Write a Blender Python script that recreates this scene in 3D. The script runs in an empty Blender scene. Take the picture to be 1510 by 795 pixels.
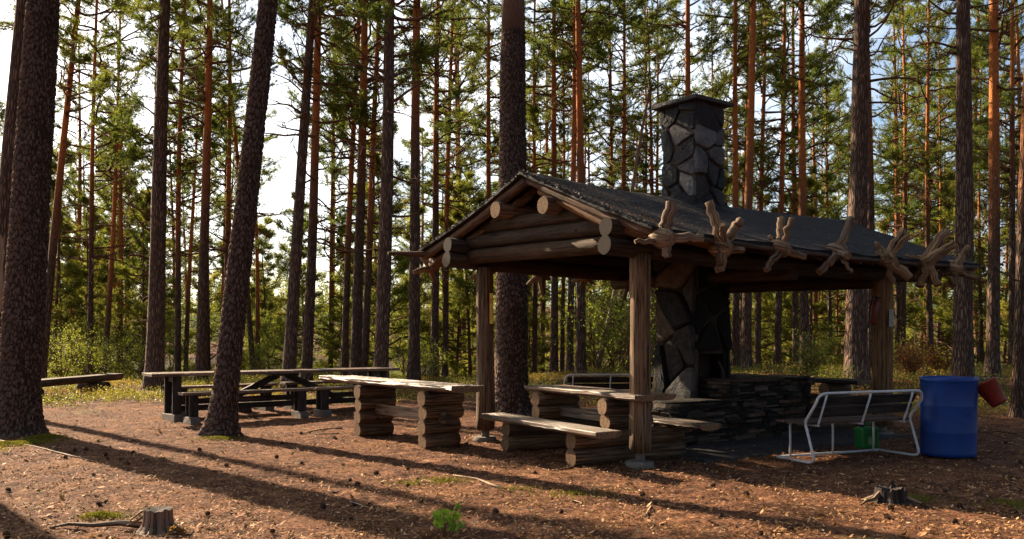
import bpy, math, random
import numpy as np
from mathutils import Vector, Matrix, noise as mn
PI = math.pi
rnd = random.Random(11)
C = bpy.context.scene.collection
F = 1250.0; H0 = 500.0; EYE = 1.35      # focal length in photo pixels, horizon row, eye height

def sst(a, b, t):
    t = max(0.0, min(1.0, (t - a) / (b - a))); return t * t * (3 - 2 * t)
def ground(x, y):
    A = 0.10 + 0.34 * sst(-1.0, 5.0, x)
    z = A * sst(14.0, 20.0, y)
    z += 0.015 * mn.noise(Vector((x * .9, y * .9, 0)))
    z += 0.10 * sst(14, 22, y) * mn.noise(Vector((x * .35, y * .35, 5)))
    if y > 25: z -= 5.6 * sst(25, 62, y)
    if y > 240: z += 22 * sst(240, 420, y)
    return z
def at(px, py, D):
    return Vector(((px - 755) / F * D, D, EYE + (H0 - py) / F * D))

# ---------------------------------------------------------------- objects
def tag(o, label=None, cat=None, group=None, kind=None):
    if label: o['label'] = label
    if cat: o['category'] = cat
    if group: o['group'] = group
    if kind: o['kind'] = kind
    return o
def empty(name, loc, rz=0, label=None, cat=None, group=None):
    o = bpy.data.objects.new(name, None); C.objects.link(o)
    o.location = loc; o.rotation_euler = (0, 0, rz); o.empty_display_size = .2
    return tag(o, label, cat, group)
def copy_tree(o, parent=None):
    c = o.copy(); C.objects.link(c); c.parent = parent
    for ch in list(o.children): copy_tree(ch, c)
    return c

class MB:
    def __init__(s): s.v = []; s.f = []; s.uv = []; s.mi = []; s.sm = []
    def face(s, idx, uv, mi=0, sm=False):
        s.f.append(idx); s.uv.append(uv); s.mi.append(mi); s.sm.append(sm)
    def tube(s, pts, rad, n=10, cap=True, mi=0, cmi=None, wob=0.0, seed=0, sq=1.0):
        if cmi is None: cmi = mi
        pts = [Vector(p) for p in pts]
        if not hasattr(rad, '__len__'): rad = [rad] * len(pts)
        base = len(s.v); L = 0; Ls = []
        up = None; frames = []
        for i, p in enumerate(pts):
            t = (pts[min(i + 1, len(pts) - 1)] - pts[max(i - 1, 0)]).normalized()
            if up is None:
                a = Vector((0, 0, 1)) if abs(t.z) < .9 else Vector((1, 0, 0))
                up = (a - t * a.dot(t)).normalized()
            else:
                up = (up - t * up.dot(t)).normalized()
            frames.append((up, t.cross(up)))
            if i: L += (p - pts[i - 1]).length
            Ls.append(L)
        for i, p in enumerate(pts):
            e, b = frames[i]
            for k in range(n):
                a = 2 * PI * k / n; r = rad[i]
                if wob:
                    r *= 1 + wob * mn.noise(Vector((math.cos(a) * 1.3 + seed, math.sin(a) * 1.3, Ls[i] * 1.6 + seed * 3.1)))
                s.v.append(tuple(p + e * (math.cos(a) * r) + b * (math.sin(a) * r * sq)))
        R = rad[0]
        for i in range(len(pts) - 1):
            for k in range(n):
                k2 = (k + 1) % n
                u0, u1 = k / n * 2 * PI * R, (k + 1) / n * 2 * PI * R
                s.face((base + i*n + k, base + i*n + k2, base + (i+1)*n + k2, base + (i+1)*n + k),
                       ((u0 + seed, Ls[i]), (u1 + seed, Ls[i]), (u1 + seed, Ls[i+1]), (u0 + seed, Ls[i+1])), mi, True)
        if cap:
            for i, rev in ((0, True), (len(pts) - 1, False)):
                idx = [base + i*n + k for k in range(n)]
                uv = [(math.cos(2*PI*k/n) * rad[i], math.sin(2*PI*k/n) * rad[i]) for k in range(n)]
                if rev: idx.reverse(); uv.reverse()
                s.face(tuple(idx), tuple(uv), cmi, False)
        return s
    def box(s, c, size, M=None, mi=0, seed=None, jit=0.0):
        c = Vector(c); M = M or Matrix.Identity(3); base = len(s.v)
        hx, hy, hz = size[0]/2, size[1]/2, size[2]/2
        loc = []
        for z in (-hz, hz):
            for x, y in ((-hx, -hy), (hx, -hy), (hx, hy), (-hx, hy)):
                q = Vector((x, y, z))
                if jit: q += Vector([rnd.uniform(-jit, jit) for _ in range(3)])
                loc.append(q); s.v.append(tuple(c + M @ q))
        ax = max(range(3), key=lambda i: size[i])
        o = rnd.uniform(0, 50) if seed is None else seed
        for fi in ((0,3,2,1),(4,5,6,7),(0,1,5,4),(1,2,6,5),(2,3,7,6),(3,0,4,7)):
            q = [loc[i] for i in fi]
            nrm = (q[1]-q[0]).cross(q[2]-q[0]); d = max(range(3), key=lambda i: abs(nrm[i]))
            if d == ax: a1, a2 = [i for i in range(3) if i != ax]
            else: a2 = ax; a1 = [i for i in range(3) if i not in (ax, d)][0]
            s.face(tuple(base + i for i in fi), tuple((p[a1] + o, p[a2] + o) for p in q), mi, False)
        return s
    def build(s, name, mats, parent=None, bevel=0, col=None):
        me = bpy.data.meshes.new(name)
        me.from_pydata(s.v, [], s.f)
        uvl = me.uv_layers.new(name='UVMap')
        uvl.data.foreach_set('uv', np.array([c for u in s.uv for p in u for c in p], dtype=np.float32))
        me.polygons.foreach_set('material_index', s.mi)
        me.polygons.foreach_set('use_smooth', s.sm)
        if col is not None:
            a = me.attributes.new('tint', 'FLOAT', 'FACE'); a.data.foreach_set('value', np.array(col, dtype=np.float32))
        if not isinstance(mats, (list, tuple)): mats = [mats]
        for m in mats: me.materials.append(m)
        me.update()
        o = bpy.data.objects.new(name, me); C.objects.link(o)
        if parent: o.parent = parent
        if bevel:
            b = o.modifiers.new('bevel', 'BEVEL'); b.width = bevel; b.segments = 2; b.limit_method = 'ANGLE'
        return o

def np_mesh(name, V, Fc, mats, parent=None, tint=None, mi=None, link=True):
    me = bpy.data.meshes.new(name)
    k = Fc.shape[1]
    me.vertices.add(len(V)); me.vertices.foreach_set('co', V.astype(np.float32).ravel())
    me.loops.add(Fc.size); me.loops.foreach_set('vertex_index', Fc.astype(np.int32).ravel())
    me.polygons.add(len(Fc)); me.polygons.foreach_set('loop_start', np.arange(0, Fc.size, k, dtype=np.int32))
    if mi is not None: me.polygons.foreach_set('material_index', mi.astype(np.int32))
    me.update(calc_edges=True)
    if tint is not None:
        a = me.attributes.new('tint', 'FLOAT', 'FACE'); a.data.foreach_set('value', tint.astype(np.float32))
    for m in (mats if isinstance(mats, list) else [mats]): me.materials.append(m)
    if not link: return me
    o = bpy.data.objects.new(name, me); C.objects.link(o)
    if parent: o.parent = parent
    return o

# ---------------------------------------------------------------- materials
class NT:
    def __init__(s, name):
        s.m = bpy.data.materials.new(name); s.m.use_nodes = True; s.t = s.m.node_tree
        s.b = s.t.nodes['Principled BSDF']; s.out = s.t.nodes['Material Output']; s.b.inputs['Specular IOR Level'].default_value = .12
    def n(s, typ, ins=None, **kw):
        nd = s.t.nodes.new('ShaderNode' + typ)
        for k, v in kw.items(): setattr(nd, k, v)
        for k, v in (ins or {}).items():
            if isinstance(v, bpy.types.NodeSocket): s.t.links.new(v, nd.inputs[k])
            else: nd.inputs[k].default_value = v
        return nd
    def ramp(s, fac, stops):
        r = s.t.nodes.new('ShaderNodeValToRGB'); s.t.links.new(fac, r.inputs[0])
        el = r.color_ramp.elements
        while len(el) < len(stops): el.new(.5)
        for e, (p, c) in zip(el, stops):
            e.position = p; e.color = (c[0], c[1], c[2], 1) if hasattr(c, '__len__') else (c, c, c, 1)
        return r.outputs[0]
    def mix(s, f, a, b, mode='MIX'):
        x = s.t.nodes.new('ShaderNodeMix'); x.data_type = 'RGBA'; x.blend_type = mode
        for sock, v in ((x.inputs[0], f), (x.inputs[6], a), (x.inputs[7], b)):
            if isinstance(v, bpy.types.NodeSocket): s.t.links.new(v, sock)
            else: sock.default_value = v if not hasattr(v, '__len__') else (v[0], v[1], v[2], 1)
        return x.outputs[2]
    def math(s, op, a, b=0.0, c=None):
        x = s.t.nodes.new('ShaderNodeMath'); x.operation = op
        for i, v in enumerate((a, b, c)):
            if v is None: continue
            if isinstance(v, bpy.types.NodeSocket): s.t.links.new(v, x.inputs[i])
            else: x.inputs[i].default_value = v
        return x.outputs[0]
    def vec(s, src, scale, loc=(0, 0, 0)):
        tc = s.n('TexCoord'); return s.n('Mapping', {'Vector': tc.outputs[src], 'Scale': scale, 'Location': loc}).outputs[0]
    def noise(s, v, scale, detail=4, rough=.6, out=0):
        return s.n('TexNoise', {'Vector': v, 'Scale': scale, 'Detail': detail, 'Roughness': rough}).outputs[out]
    def col(s, c): s.set('Base Color', c)
    def set(s, k, v):
        if isinstance(v, bpy.types.NodeSocket): s.t.links.new(v, s.b.inputs[k])
        elif k == 'Base Color': s.b.inputs[k].default_value = (v[0], v[1], v[2], 1)
        else: s.b.inputs[k].default_value = v
    def bump(s, h, strength=.5, dist=.02):
        b = s.n('Bump', {'Height': h, 'Strength': strength, 'Distance': dist})
        s.t.links.new(b.outputs[0], s.b.inputs['Normal']); return s

def m_bark(name, plates=True, zr=(2.2, 5.8), lo=(.055,.038,.030), hi=(.29,.180,.12)):
    t = NT(name)
    v = t.vec('UV', (1, 1, 1))
    w = t.noise(v, 3.0, 3, .6, 1)
    wv = t.n('MixRGB', {'Fac': .06, 'Color1': v, 'Color2': w}).outputs[0]
    vv = t.n('Mapping', {'Vector': wv, 'Scale': (17, 4.5, 1)}).outputs[0]
    vo = t.n('TexVoronoi', {'Vector': vv, 'Scale': 1.0}, feature='DISTANCE_TO_EDGE').outputs['Distance']
    vc = t.n('TexVoronoi', {'Vector': vv, 'Scale': 1.0}).outputs['Color']
    fine = t.noise(v, 45, 4, .7)
    edge = t.ramp(vo, [(0.0, 0.05), (.24, 1.0)])
    plate = t.mix(t.math('MULTIPLY', fine, .9), hi, (hi[0]*.45, hi[1]*.45, hi[2]*.5))
    plate = t.mix(t.n('SeparateColor', {'Color': vc}).outputs[0], plate, (hi[0]*.6, hi[1]*.5, hi[2]*.45))
    big = t.noise(t.n('Mapping', {'Vector': v, 'Scale': (3, 1, 1)}).outputs[0], 2.2, 3, .5)
    plate = t.mix(t.ramp(big, [(.45, 0.), (.75, .55)]), plate, (.21, .19, .17))
    low = t.mix(edge, lo, plate)
    if not plates:
        pt = t.n('Attribute', attribute_name='tint').outputs['Fac']
        sc = t.noise(t.n('Mapping', {'Vector': v, 'Scale': (22, 7, 1)}).outputs[0], 2.0, 5, .7)
        low = t.mix(t.ramp(sc, [(.35, 0.), (.6, 1.)]), (hi[0]*.40, hi[1]*.36, hi[2]*.36), plate)
        low = t.mix(t.ramp(pt, [(.15, 0.), (.75, 1.)]), lo, low); edge = t.ramp(sc, [(.3, .2), (.7, 1.)])
    # thin orange bark higher up the stem
    flake = t.noise(t.n('Mapping', {'Vector': v, 'Scale': (6, 3, 1)}).outputs[0], 4.0, 5, .7)
    org = t.ramp(flake, [(.3, (.20, .062, .022)), (.5, (.46, .155, .045)), (.75, (.60, .27, .10))])
    z = t.n('SeparateXYZ', {'Vector': t.n('TexCoord').outputs['UV']}).outputs[1]
    zz = t.math('ADD', z, t.math('MULTIPLY', t.math('SUBTRACT', flake, .5), 5.0))
    f = t.n('MapRange', {'Value': t.math('SUBTRACT', zz, t.math('MULTIPLY', t.n('ObjectInfo').outputs['Random'], 3.5)), 'From Min': zr[0], 'From Max': zr[1]}).outputs[0]
    t.col(t.mix(f, low, org)); t.set('Roughness', .9)
    h = t.math('ADD', t.math('MULTIPLY', edge, t.math('SUBTRACT', 1.0, t.math('MULTIPLY', f, .8))), t.math('MULTIPLY', fine, .35))
    t.bump(h, 1.0, .05)
    return t.m
def m_foliage(name, stops, trans=.45, rough=.55):
    t = NT(name)
    a = t.n('Attribute', attribute_name='tint').outputs['Fac']
    c = t.ramp(a, stops)
    oi = t.n('ObjectInfo').outputs['Random']
    c = t.n('HueSaturation', {'Color': c, 'Hue': t.math('ADD', .485, t.math('MULTIPLY', oi, .035)), 'Saturation': 1.0,
            'Value': t.math('ADD', .78, t.math('MULTIPLY', oi, .45))}).outputs[0]
    t.col(c); t.set('Roughness', rough); t.set('Specular IOR Level', .15)
    tr = t.n('BsdfTranslucent', {'Color': t.mix(.35, c, (.30, .30, .03))})
    mx = t.n('MixShader', {0: trans, 1: t.b.outputs[0], 2: tr.outputs[0]})
    t.t.links.new(mx.outputs[0], t.out.inputs[0]); return t.m
def m_wood(name, lo, hi, grey=0.3, rough=.75, bump=.35, cracks=True, gcol=(.23, .21, .19)):
    t = NT(name)
    v = t.vec('UV', (28, 1.6, 1)); g = t.noise(v, 1.6, 6, .65)
    big = t.noise(t.vec('UV', (5, 1.0, 1)), 1.7, 4, .6)
    c = t.mix(t.ramp(g, [(.3, 0.), (.7, 1.)]), lo, hi)
    c = t.mix(t.math('MULTIPLY', t.ramp(big, [(.38, 0.), (.68, 1.)]), grey), c, gcol)
    kn = t.n('TexVoronoi', {'Vector': t.vec('UV', (3.2, 1.5, 1)), 'Scale': 1.0, 'Randomness': 1.0}).outputs['Distance']
    c = t.mix(t.ramp(kn, [(.035, 1.), (.07, 0.)]), c, (lo[0]*.4, lo[1]*.35, lo[2]*.3))
    h = g
    if cracks:
        ck = t.noise(t.vec('UV', (16, .35, 1)), 1.3, 4, .6)
        ckr = t.ramp(ck, [(.470, 1.), (.495, 0.), (.515, 1.)])
        c = t.mix(ckr, t.mix(.9, c, (.012, .008, .006)), c); h = t.math('ADD', g, t.math('MULTIPLY', ckr, .8))
    ny = t.noise(t.vec('Object', (1, 1, 1)), 2.3, 3, .6)
    c = t.mix(t.ramp(ny, [(.42, 0.), (.72, .35)]), c, (lo[0]*.6, lo[1]*.6, lo[2]*.6))
    oi = t.n('ObjectInfo').outputs['Random']; c = t.n('HueSaturation', {'Color': c, 'Value': t.math('ADD', .72, t.math('MULTIPLY', oi, .5)), 'Saturation': t.math('ADD', .85, t.math('MULTIPLY', oi, .35))}).outputs[0]
    t.set('Specular IOR Level', .35 if rough < .6 else .12); t.col(c); t.set('Roughness', rough); t.bump(h, min(1, bump*1.8), .015); return t.m
def m_cut(name, a=(.42, .29, .18), b=(.22, .13, .075)):
    t = NT(name)
    uv = t.n('TexCoord').outputs['UV']
    ln = t.n('VectorMath', {0: uv}, operation='LENGTH').outputs['Value']
    nz = t.noise(uv, 18, 3, .6)
    r = t.math('SINE', t.math('MULTIPLY', t.math('ADD', ln, t.math('MULTIPLY', nz, .02)), 620))
    c = t.mix(t.math('ADD', .5, t.math('MULTIPLY', r, .3)), a, b)
    an = t.n('TexVoronoi', {'Vector': uv, 'Scale': 16}, feature='DISTANCE_TO_EDGE').outputs['Distance']
    c = t.mix(t.ramp(an, [(.012, 1.), (.04, 0.)]), c, (.03, .02, .015))
    c = t.mix(t.ramp(nz, [(.45, 0.), (.8, .6)]), c, (b[0]*.7, b[1]*.75, b[2]*.85))
    sx = t.n('SeparateXYZ', {'Vector': uv}); an2 = t.math('ARCTAN2', sx.outputs[1], sx.outputs[0])
    cb = t.n('CombineXYZ', {'X': t.math('COSINE', an2), 'Y': t.math('SINE', an2), 'Z': t.math('MULTIPLY', ln, 4.0)}).outputs[0]
    cn = t.noise(cb, 3.2, 2, .5); c = t.mix(t.ramp(cn, [(.470, 0.), (.490, .95), (.505, 0.)]), c, (.012, .008, .006))
    t.col(c); t.set('Roughness', .85); t.bump(nz, .15, .003); return t.m
def m_stone(name, lo, hi, rough=.7):
    t = NT(name)
    a = t.n('Attribute', attribute_name='tint').outputs['Fac']
    v = t.vec('Object', (1, 1, 1)); n1 = t.noise(v, 7, 8, .7); n2 = t.noise(v, 30, 4, .7)
    a2 = t.math('FRACT', t.math('MULTIPLY', a, 7.3)); br = t.mix(t.ramp(a2, [(.55, 0.), (.8, .8)]), hi, (hi[0]*1.15, hi[1]*.85, hi[2]*.6)); hi = br
    c = t.mix(a, lo, hi); c = t.mix(t.ramp(n1, [(.35, .6), (.65, 0.)]), c, (lo[0]*.5, lo[1]*.5, lo[2]*.5))
    c = t.mix(t.ramp(n2, [(.6, 0.), (.75, .35)]), c, (.22, .19, .16))
    t.col(c); t.set('Roughness', rough); t.bump(t.math('ADD', n1, t.math('MULTIPLY', n2, .3)), 1.0, .06); return t.m
def m_plain(name, c, rough=.5, metal=0.0, var=.25, scale=9, bump=.08):
    t = NT(name); t.set('Specular IOR Level', .4 if rough < .6 else .12); v = t.vec('Object', (1, 1, 1)); n = t.noise(v, scale, 5, .65)
    t.col(t.mix(t.ramp(n, [(.35, var), (.7, 0.)]), c, (c[0]*.35, c[1]*.35, c[2]*.35)))
    t.set('Roughness', rough); t.set('Metallic', metal); t.bump(n, bump, .01); return t.m

BARK = m_bark('pine_bark')
BARKD = m_bark('old_pine_bark', True, (7.5, 12.0), (.06, .04, .03), (.36, .24, .175))
BARKN = m_bark('thick_pine_bark', False, (7.5, 11.0), lo=(.055, .037, .028), hi=(.46, .33, .255))
DEADW = m_wood('bare_dead_wood', (.22, .15, .10), (.42, .31, .22), .5)
TWIG = m_plain('twig_bark', (.15, .075, .045), .9, var=.5)
NEED = m_foliage('pine_needles', [(0., (.04, .085, .014)), (.5, (.10, .155, .022)), (.85, (.20, .23, .03)), (1., (.24, .15, .05))], .55)
YNEED = m_foliage('young_pine_needles', [(0., (.06, .09, .018)), (.45, (.19, .21, .03)), (.8, (.31, .29, .045)), (1., (.40, .24, .07))], .6)
SPR = m_foliage('far_needles', [(0., (.05, .085, .04)), (.6, (.10, .15, .06)), (1., (.18, .20, .07))], .45)
LEAF = m_foliage('birch_leaves', [(0., (.10, .17, .02)), (.6, (.22, .30, .035)), (.9, (.30, .34, .04)), (1., (.38, .26, .04))], .6, .4)
DRYL = m_foliage('dry_leaves', [(0., (.12, .04, .015)), (.6, (.26, .09, .03)), (1., (.36, .17, .05))], .4, .6)
SHR = m_foliage('dwarf_shrub_leaves', [(0., (.05, .085, .015)), (.35, (.12, .13, .022)), (.6, (.27, .19, .04)), (.8, (.36, .18, .045)), (1., (.30, .11, .035))], .45, .5)
MOSS = m_foliage('moss', [(0., (.07, .07, .012)), (.6, (.20, .18, .02)), (1., (.36, .27, .04))], .3, .8)
LITT = m_foliage('litter_bits', [(0., (.03, .014, .008)), (.3, (.16, .055, .022)), (.6, (.36, .155, .078)), (.85, (.46, .25, .15)), (1., (.52, .38, .27))], .08, .8)
LOG = m_wood('weathered_log', (.055, .030, .015), (.30, .175, .092), .25, bump=.5)
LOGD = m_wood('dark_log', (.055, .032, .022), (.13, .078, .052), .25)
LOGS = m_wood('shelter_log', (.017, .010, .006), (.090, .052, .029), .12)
ROOT = m_wood('root_wood', (.06, .034, .02), (.46, .30, .18), .3, bump=.6, cracks=True)
RED = m_wood('rafter_wood', (.05, .026, .014), (.26, .14, .075), .15)
PLANK = m_wood('grey_plank', (.09, .055, .032), (.33, .215, .135), .4, .42)
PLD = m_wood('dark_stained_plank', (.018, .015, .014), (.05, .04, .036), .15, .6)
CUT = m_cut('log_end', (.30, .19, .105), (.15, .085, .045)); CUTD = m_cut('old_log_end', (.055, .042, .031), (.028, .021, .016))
STONE = m_stone('dark_stone', (.035, .035, .038), (.21, .20, .195)); STONE.name = 'chimney_stone'
SLATE = m_stone('stacked_slate', (.016, .014, .013), (.17, .125, .095))
DSTONE = m_stone('smoked_stone', (.02, .02, .021), (.13, .12, .11))
DMORT = m_plain('smoked_mortar', (.055, .038, .028), .95, var=.8, scale=4, bump=.4)
SOOT = m_plain('sooty_stone', (.012, .011, .010), .85, var=.4)
MORT = m_plain('old_mortar', (.085, .06, .045), .95, var=.7, scale=6, bump=.4)
CONC = m_plain('concrete', (.20, .175, .15), .9, var=.5, scale=14, bump=.3)
WHITE = m_plain('worn_white_paint', (.66, .66, .66), .4, 0, .5, 22)
BLUE = m_plain('blue_plastic', (.002, .045, .25), .45, 0, .55, 3.5, .1)
REDP = m_plain('red_plastic', (.24, .022, .014), .45, 0, .4, 7)
GREEN = m_plain('green_plastic', (.012, .16, .03), .4, 0, .3, 7)
YEL = m_plain('yellow_sticker', (.75, .48, .03), .5, 0, .3, 30, 0)
YELR = m_plain('orange_mark', (.55, .20, .03), .5, 0, .1, 30, 0)
PAPER = m_plain('faded_paper', (.42, .42, .42), .6, 0, .3, 40, 0)
INK = m_plain('faded_print', (.16, .16, .17), .6, 0, .1, 40, 0)
BLK = m_plain('black_rubber', (.02, .02, .02), .6)
METAL = m_plain('dull_metal', (.25, .25, .25), .5, .6, .4, 20)

def m_roof():
    t = NT('roofing_felt'); v = t.vec('UV', (1, 1, 1))
    n1 = t.noise(t.n('Mapping', {'Vector': v, 'Scale': (1, 5, 1)}).outputs[0], 2.2, 6, .7)
    n2 = t.noise(v, 26, 4, .75)
    c = t.mix(t.ramp(n1, [(.3, 0.), (.7, 1.)]), (.008, .008, .009), (.034, .033, .035))
    c = t.mix(t.ramp(n2, [(.60, 0.), (.70, .9)]), c, (.20, .155, .12))
    sp = t.noise(v, 7, 5, .7)
    c = t.mix(t.ramp(sp, [(.60, 0.), (.66, .65)]), c, (.17, .10, .07))
    t.col(c); t.set('Roughness', .8); t.set('Specular IOR Level', .12)
    g = t.n('TexVoronoi', {'Vector': v, 'Scale': 70}).outputs['Distance']
    t.bump(t.math('ADD', t.math('MULTIPLY', n2, 1.2), t.math('MULTIPLY', g, .5)), .8, .02); return t.m
ROOF = m_roof()
def m_ground():
    t = NT('needle_litter'); v = t.vec('Object', (1, 1, 1))
    n1 = t.noise(v, .9, 5, .6); n2 = t.noise(v, 7, 6, .75); n3 = t.noise(v, 60, 4, .8)
    vo = t.n('TexVoronoi', {'Vector': v, 'Scale': 48, 'Randomness': 1.0}).outputs['Color']
    vs = t.n('SeparateColor', {'Color': vo}).outputs[0]
    c = t.ramp(n3, [(.28, (.055, .022, .011)), (.5, (.21, .085, .042)), (.72, (.41, .21, .12))])
    c = t.mix(t.ramp(vs, [(.78, 0.), (.9, .6)]), c, (.34, .20, .12))
    c = t.mix(t.ramp(vs, [(.10, .7), (.2, 0.)]), c, (.035, .018, .012))
    c = t.mix(t.ramp(n2, [(.42, .85), (.54, 0.)]), c, (.040, .018, .011)); n6 = t.noise(v, 16, 5, .8); c = t.mix(t.ramp(n6, [(.38, .9), (.47, 0.)]), c, (.028, .013, .008)); c = t.mix(t.ramp(n6, [(.56, 0.), (.68, .6)]), c, (.42, .25, .16))
    n5 = t.noise(v, 2.6, 5, .7); c = t.mix(t.ramp(n5, [(.42, .6), (.55, 0.)]), c, (.075, .030, .017)); c = t.mix(t.ramp(n5, [(.58, 0.), (.70, .5)]), c, (.36, .17, .085))
    c = t.mix(t.ramp(n1, [(.50, 0.), (.72, .5)]), c, (.24, .11, .045))
    mo = t.noise(v, .55, 4, .7)
    c = t.mix(t.ramp(mo, [(.635, 0.), (.70, .55)]), c, (.10, .11, .02))
    t.col(c); t.set('Roughness', .95); t.set('Specular IOR Level', .08)
    h = t.math('ADD', t.math('MULTIPLY', n3, .5), t.math('ADD', t.math('MULTIPLY', n2, 1.2), t.math('MULTIPLY', vs, .35)))
    t.bump(h, 1.0, .03); return t.m
GROUND = m_ground()
def m_water():
    t = NT('lake_water'); v = t.vec('Object', (.6, 1.6, 1)); n = t.noise(v, 1.2, 3, .5)
    t.col((.012, .03, .035)); t.set('Specular IOR Level', .5); t.set('Roughness', .08); t.bump(n, .25, .05); return t.m
WATER = m_water()
def m_pave():
    t = NT('dark_paving'); v = t.vec('Object', (1, 1, 1)); n = t.noise(v, 5, 7, .7)
    e = t.n('TexVoronoi', {'Vector': v, 'Scale': 1.6}, feature='DISTANCE_TO_EDGE').outputs['Distance']
    c = t.ramp(n, [(.3, (.022, .020, .02)), (.7, (.085, .075, .068))])
    c = t.mix(t.ramp(e, [(.01, 1.), (.03, 0.)]), c, (.07, .04, .025))
    t.col(c); t.set('Roughness', .8); t.bump(t.math('ADD', n, t.ramp(e, [(0., 0.), (.04, 1.)])), .5, .02); return t.m
PAVE = m_pave()

# ---------------------------------------------------------------- ground
def axis(stops):
    out = []
    for (a, b, n) in stops: out += list(np.linspace(a, b, n, endpoint=False))
    return np.array(out + [stops[-1][1]])
gx = axis([(-500, -60, 14), (-60, -16, 44), (-16, -11, 40), (-11, 11, 420), (11, 16, 40), (16, 60, 44), (60, 500, 14)])
gy = axis([(-200, -10, 10), (-10, 4, 20), (4, 13, 230), (13, 26, 110), (26, 70, 50), (70, 240, 14), (240, 520, 20)])
def rough(x, y):      # trampled litter lumps, only on the sheet itself
    if y < 3.9 or y > 26: return 0
    return .021 * (mn.noise(Vector((x*5.5, y*5.5, 11))) + .6 * mn.noise(Vector((x*12, y*12, 21)))) - .002
V = np.array([(x, y, ground(x, y) + (rough(x, y) if abs(x) < 16 else 0)) for y in gy for x in gx]); nx = len(gx)
Q = np.array([(j*nx+i, j*nx+i+1, (j+1)*nx+i+1, (j+1)*nx+i) for j in range(len(gy)-1) for i in range(nx-1)])
go = np_mesh('ground', V, Q, GROUND); go.data.polygons.foreach_set('use_smooth', [True]*len(Q)); tag(go, kind='structure')
lk = np_mesh('lake_water', np.array([(-480, 44, -4.2), (480, 44, -4.2), (480, 300, -4.2), (-480, 300, -4.2)]), np.array([[0, 1, 2, 3]]), WATER)
tag(lk, kind='structure')

# ---------------------------------------------------------------- needles / leaves
nr = np.random.RandomState(5)
def unit(a): return a / np.maximum(np.linalg.norm(a, axis=1, keepdims=True), 1e-6)
def blades(cen, dr, n, L, w, spread=.8, seedtint=None):
    """n thin needles per tuft"""
    c = np.repeat(cen, n, 0); d = np.repeat(dr, n, 0)
    r = unit(nr.normal(size=c.shape)); dd = unit(d * (1 - spread) + r * spread)
    b = c + d * nr.uniform(-.06, .06, (len(c), 1)) * (L / .09)
    s = unit(np.cross(dd, nr.normal(size=c.shape))) * (w * nr.uniform(.6, 1.3, (len(c), 1)))
    tip = b + dd * (L * nr.uniform(.6, 1.2, (len(c), 1)))
    V = np.stack([b - s, b + s, tip], 1).reshape(-1, 3)
    base = nr.uniform(0, .75, len(cen)) if seedtint is None else seedtint
    t = np.clip(np.repeat(base, n) + nr.uniform(-.1, .15, len(c)), 0, 1)
    return V, t
def leaves(cen, n, R, size, tb=None):
    """n small leaves scattered round each centre"""
    c = np.repeat(cen, n, 0) + nr.normal(size=(len(cen)*n, 3)) * R
    a = unit(nr.normal(size=c.shape)); b = unit(np.cross(a, nr.normal(size=c.shape)))
    s = size * nr.uniform(.6, 1.3, (len(c), 1)); a = a * s; b = b * s * .62
    V = np.stack([c - a, c - b*.9, c + a, c + b*.9], 1).reshape(-1, 3)
    t = np.clip(np.repeat(nr.uniform(.1, .8, len(cen)) if tb is None else tb, n) + nr.uniform(-.15, .2, len(c)), 0, 1)
    return V, t

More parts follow.
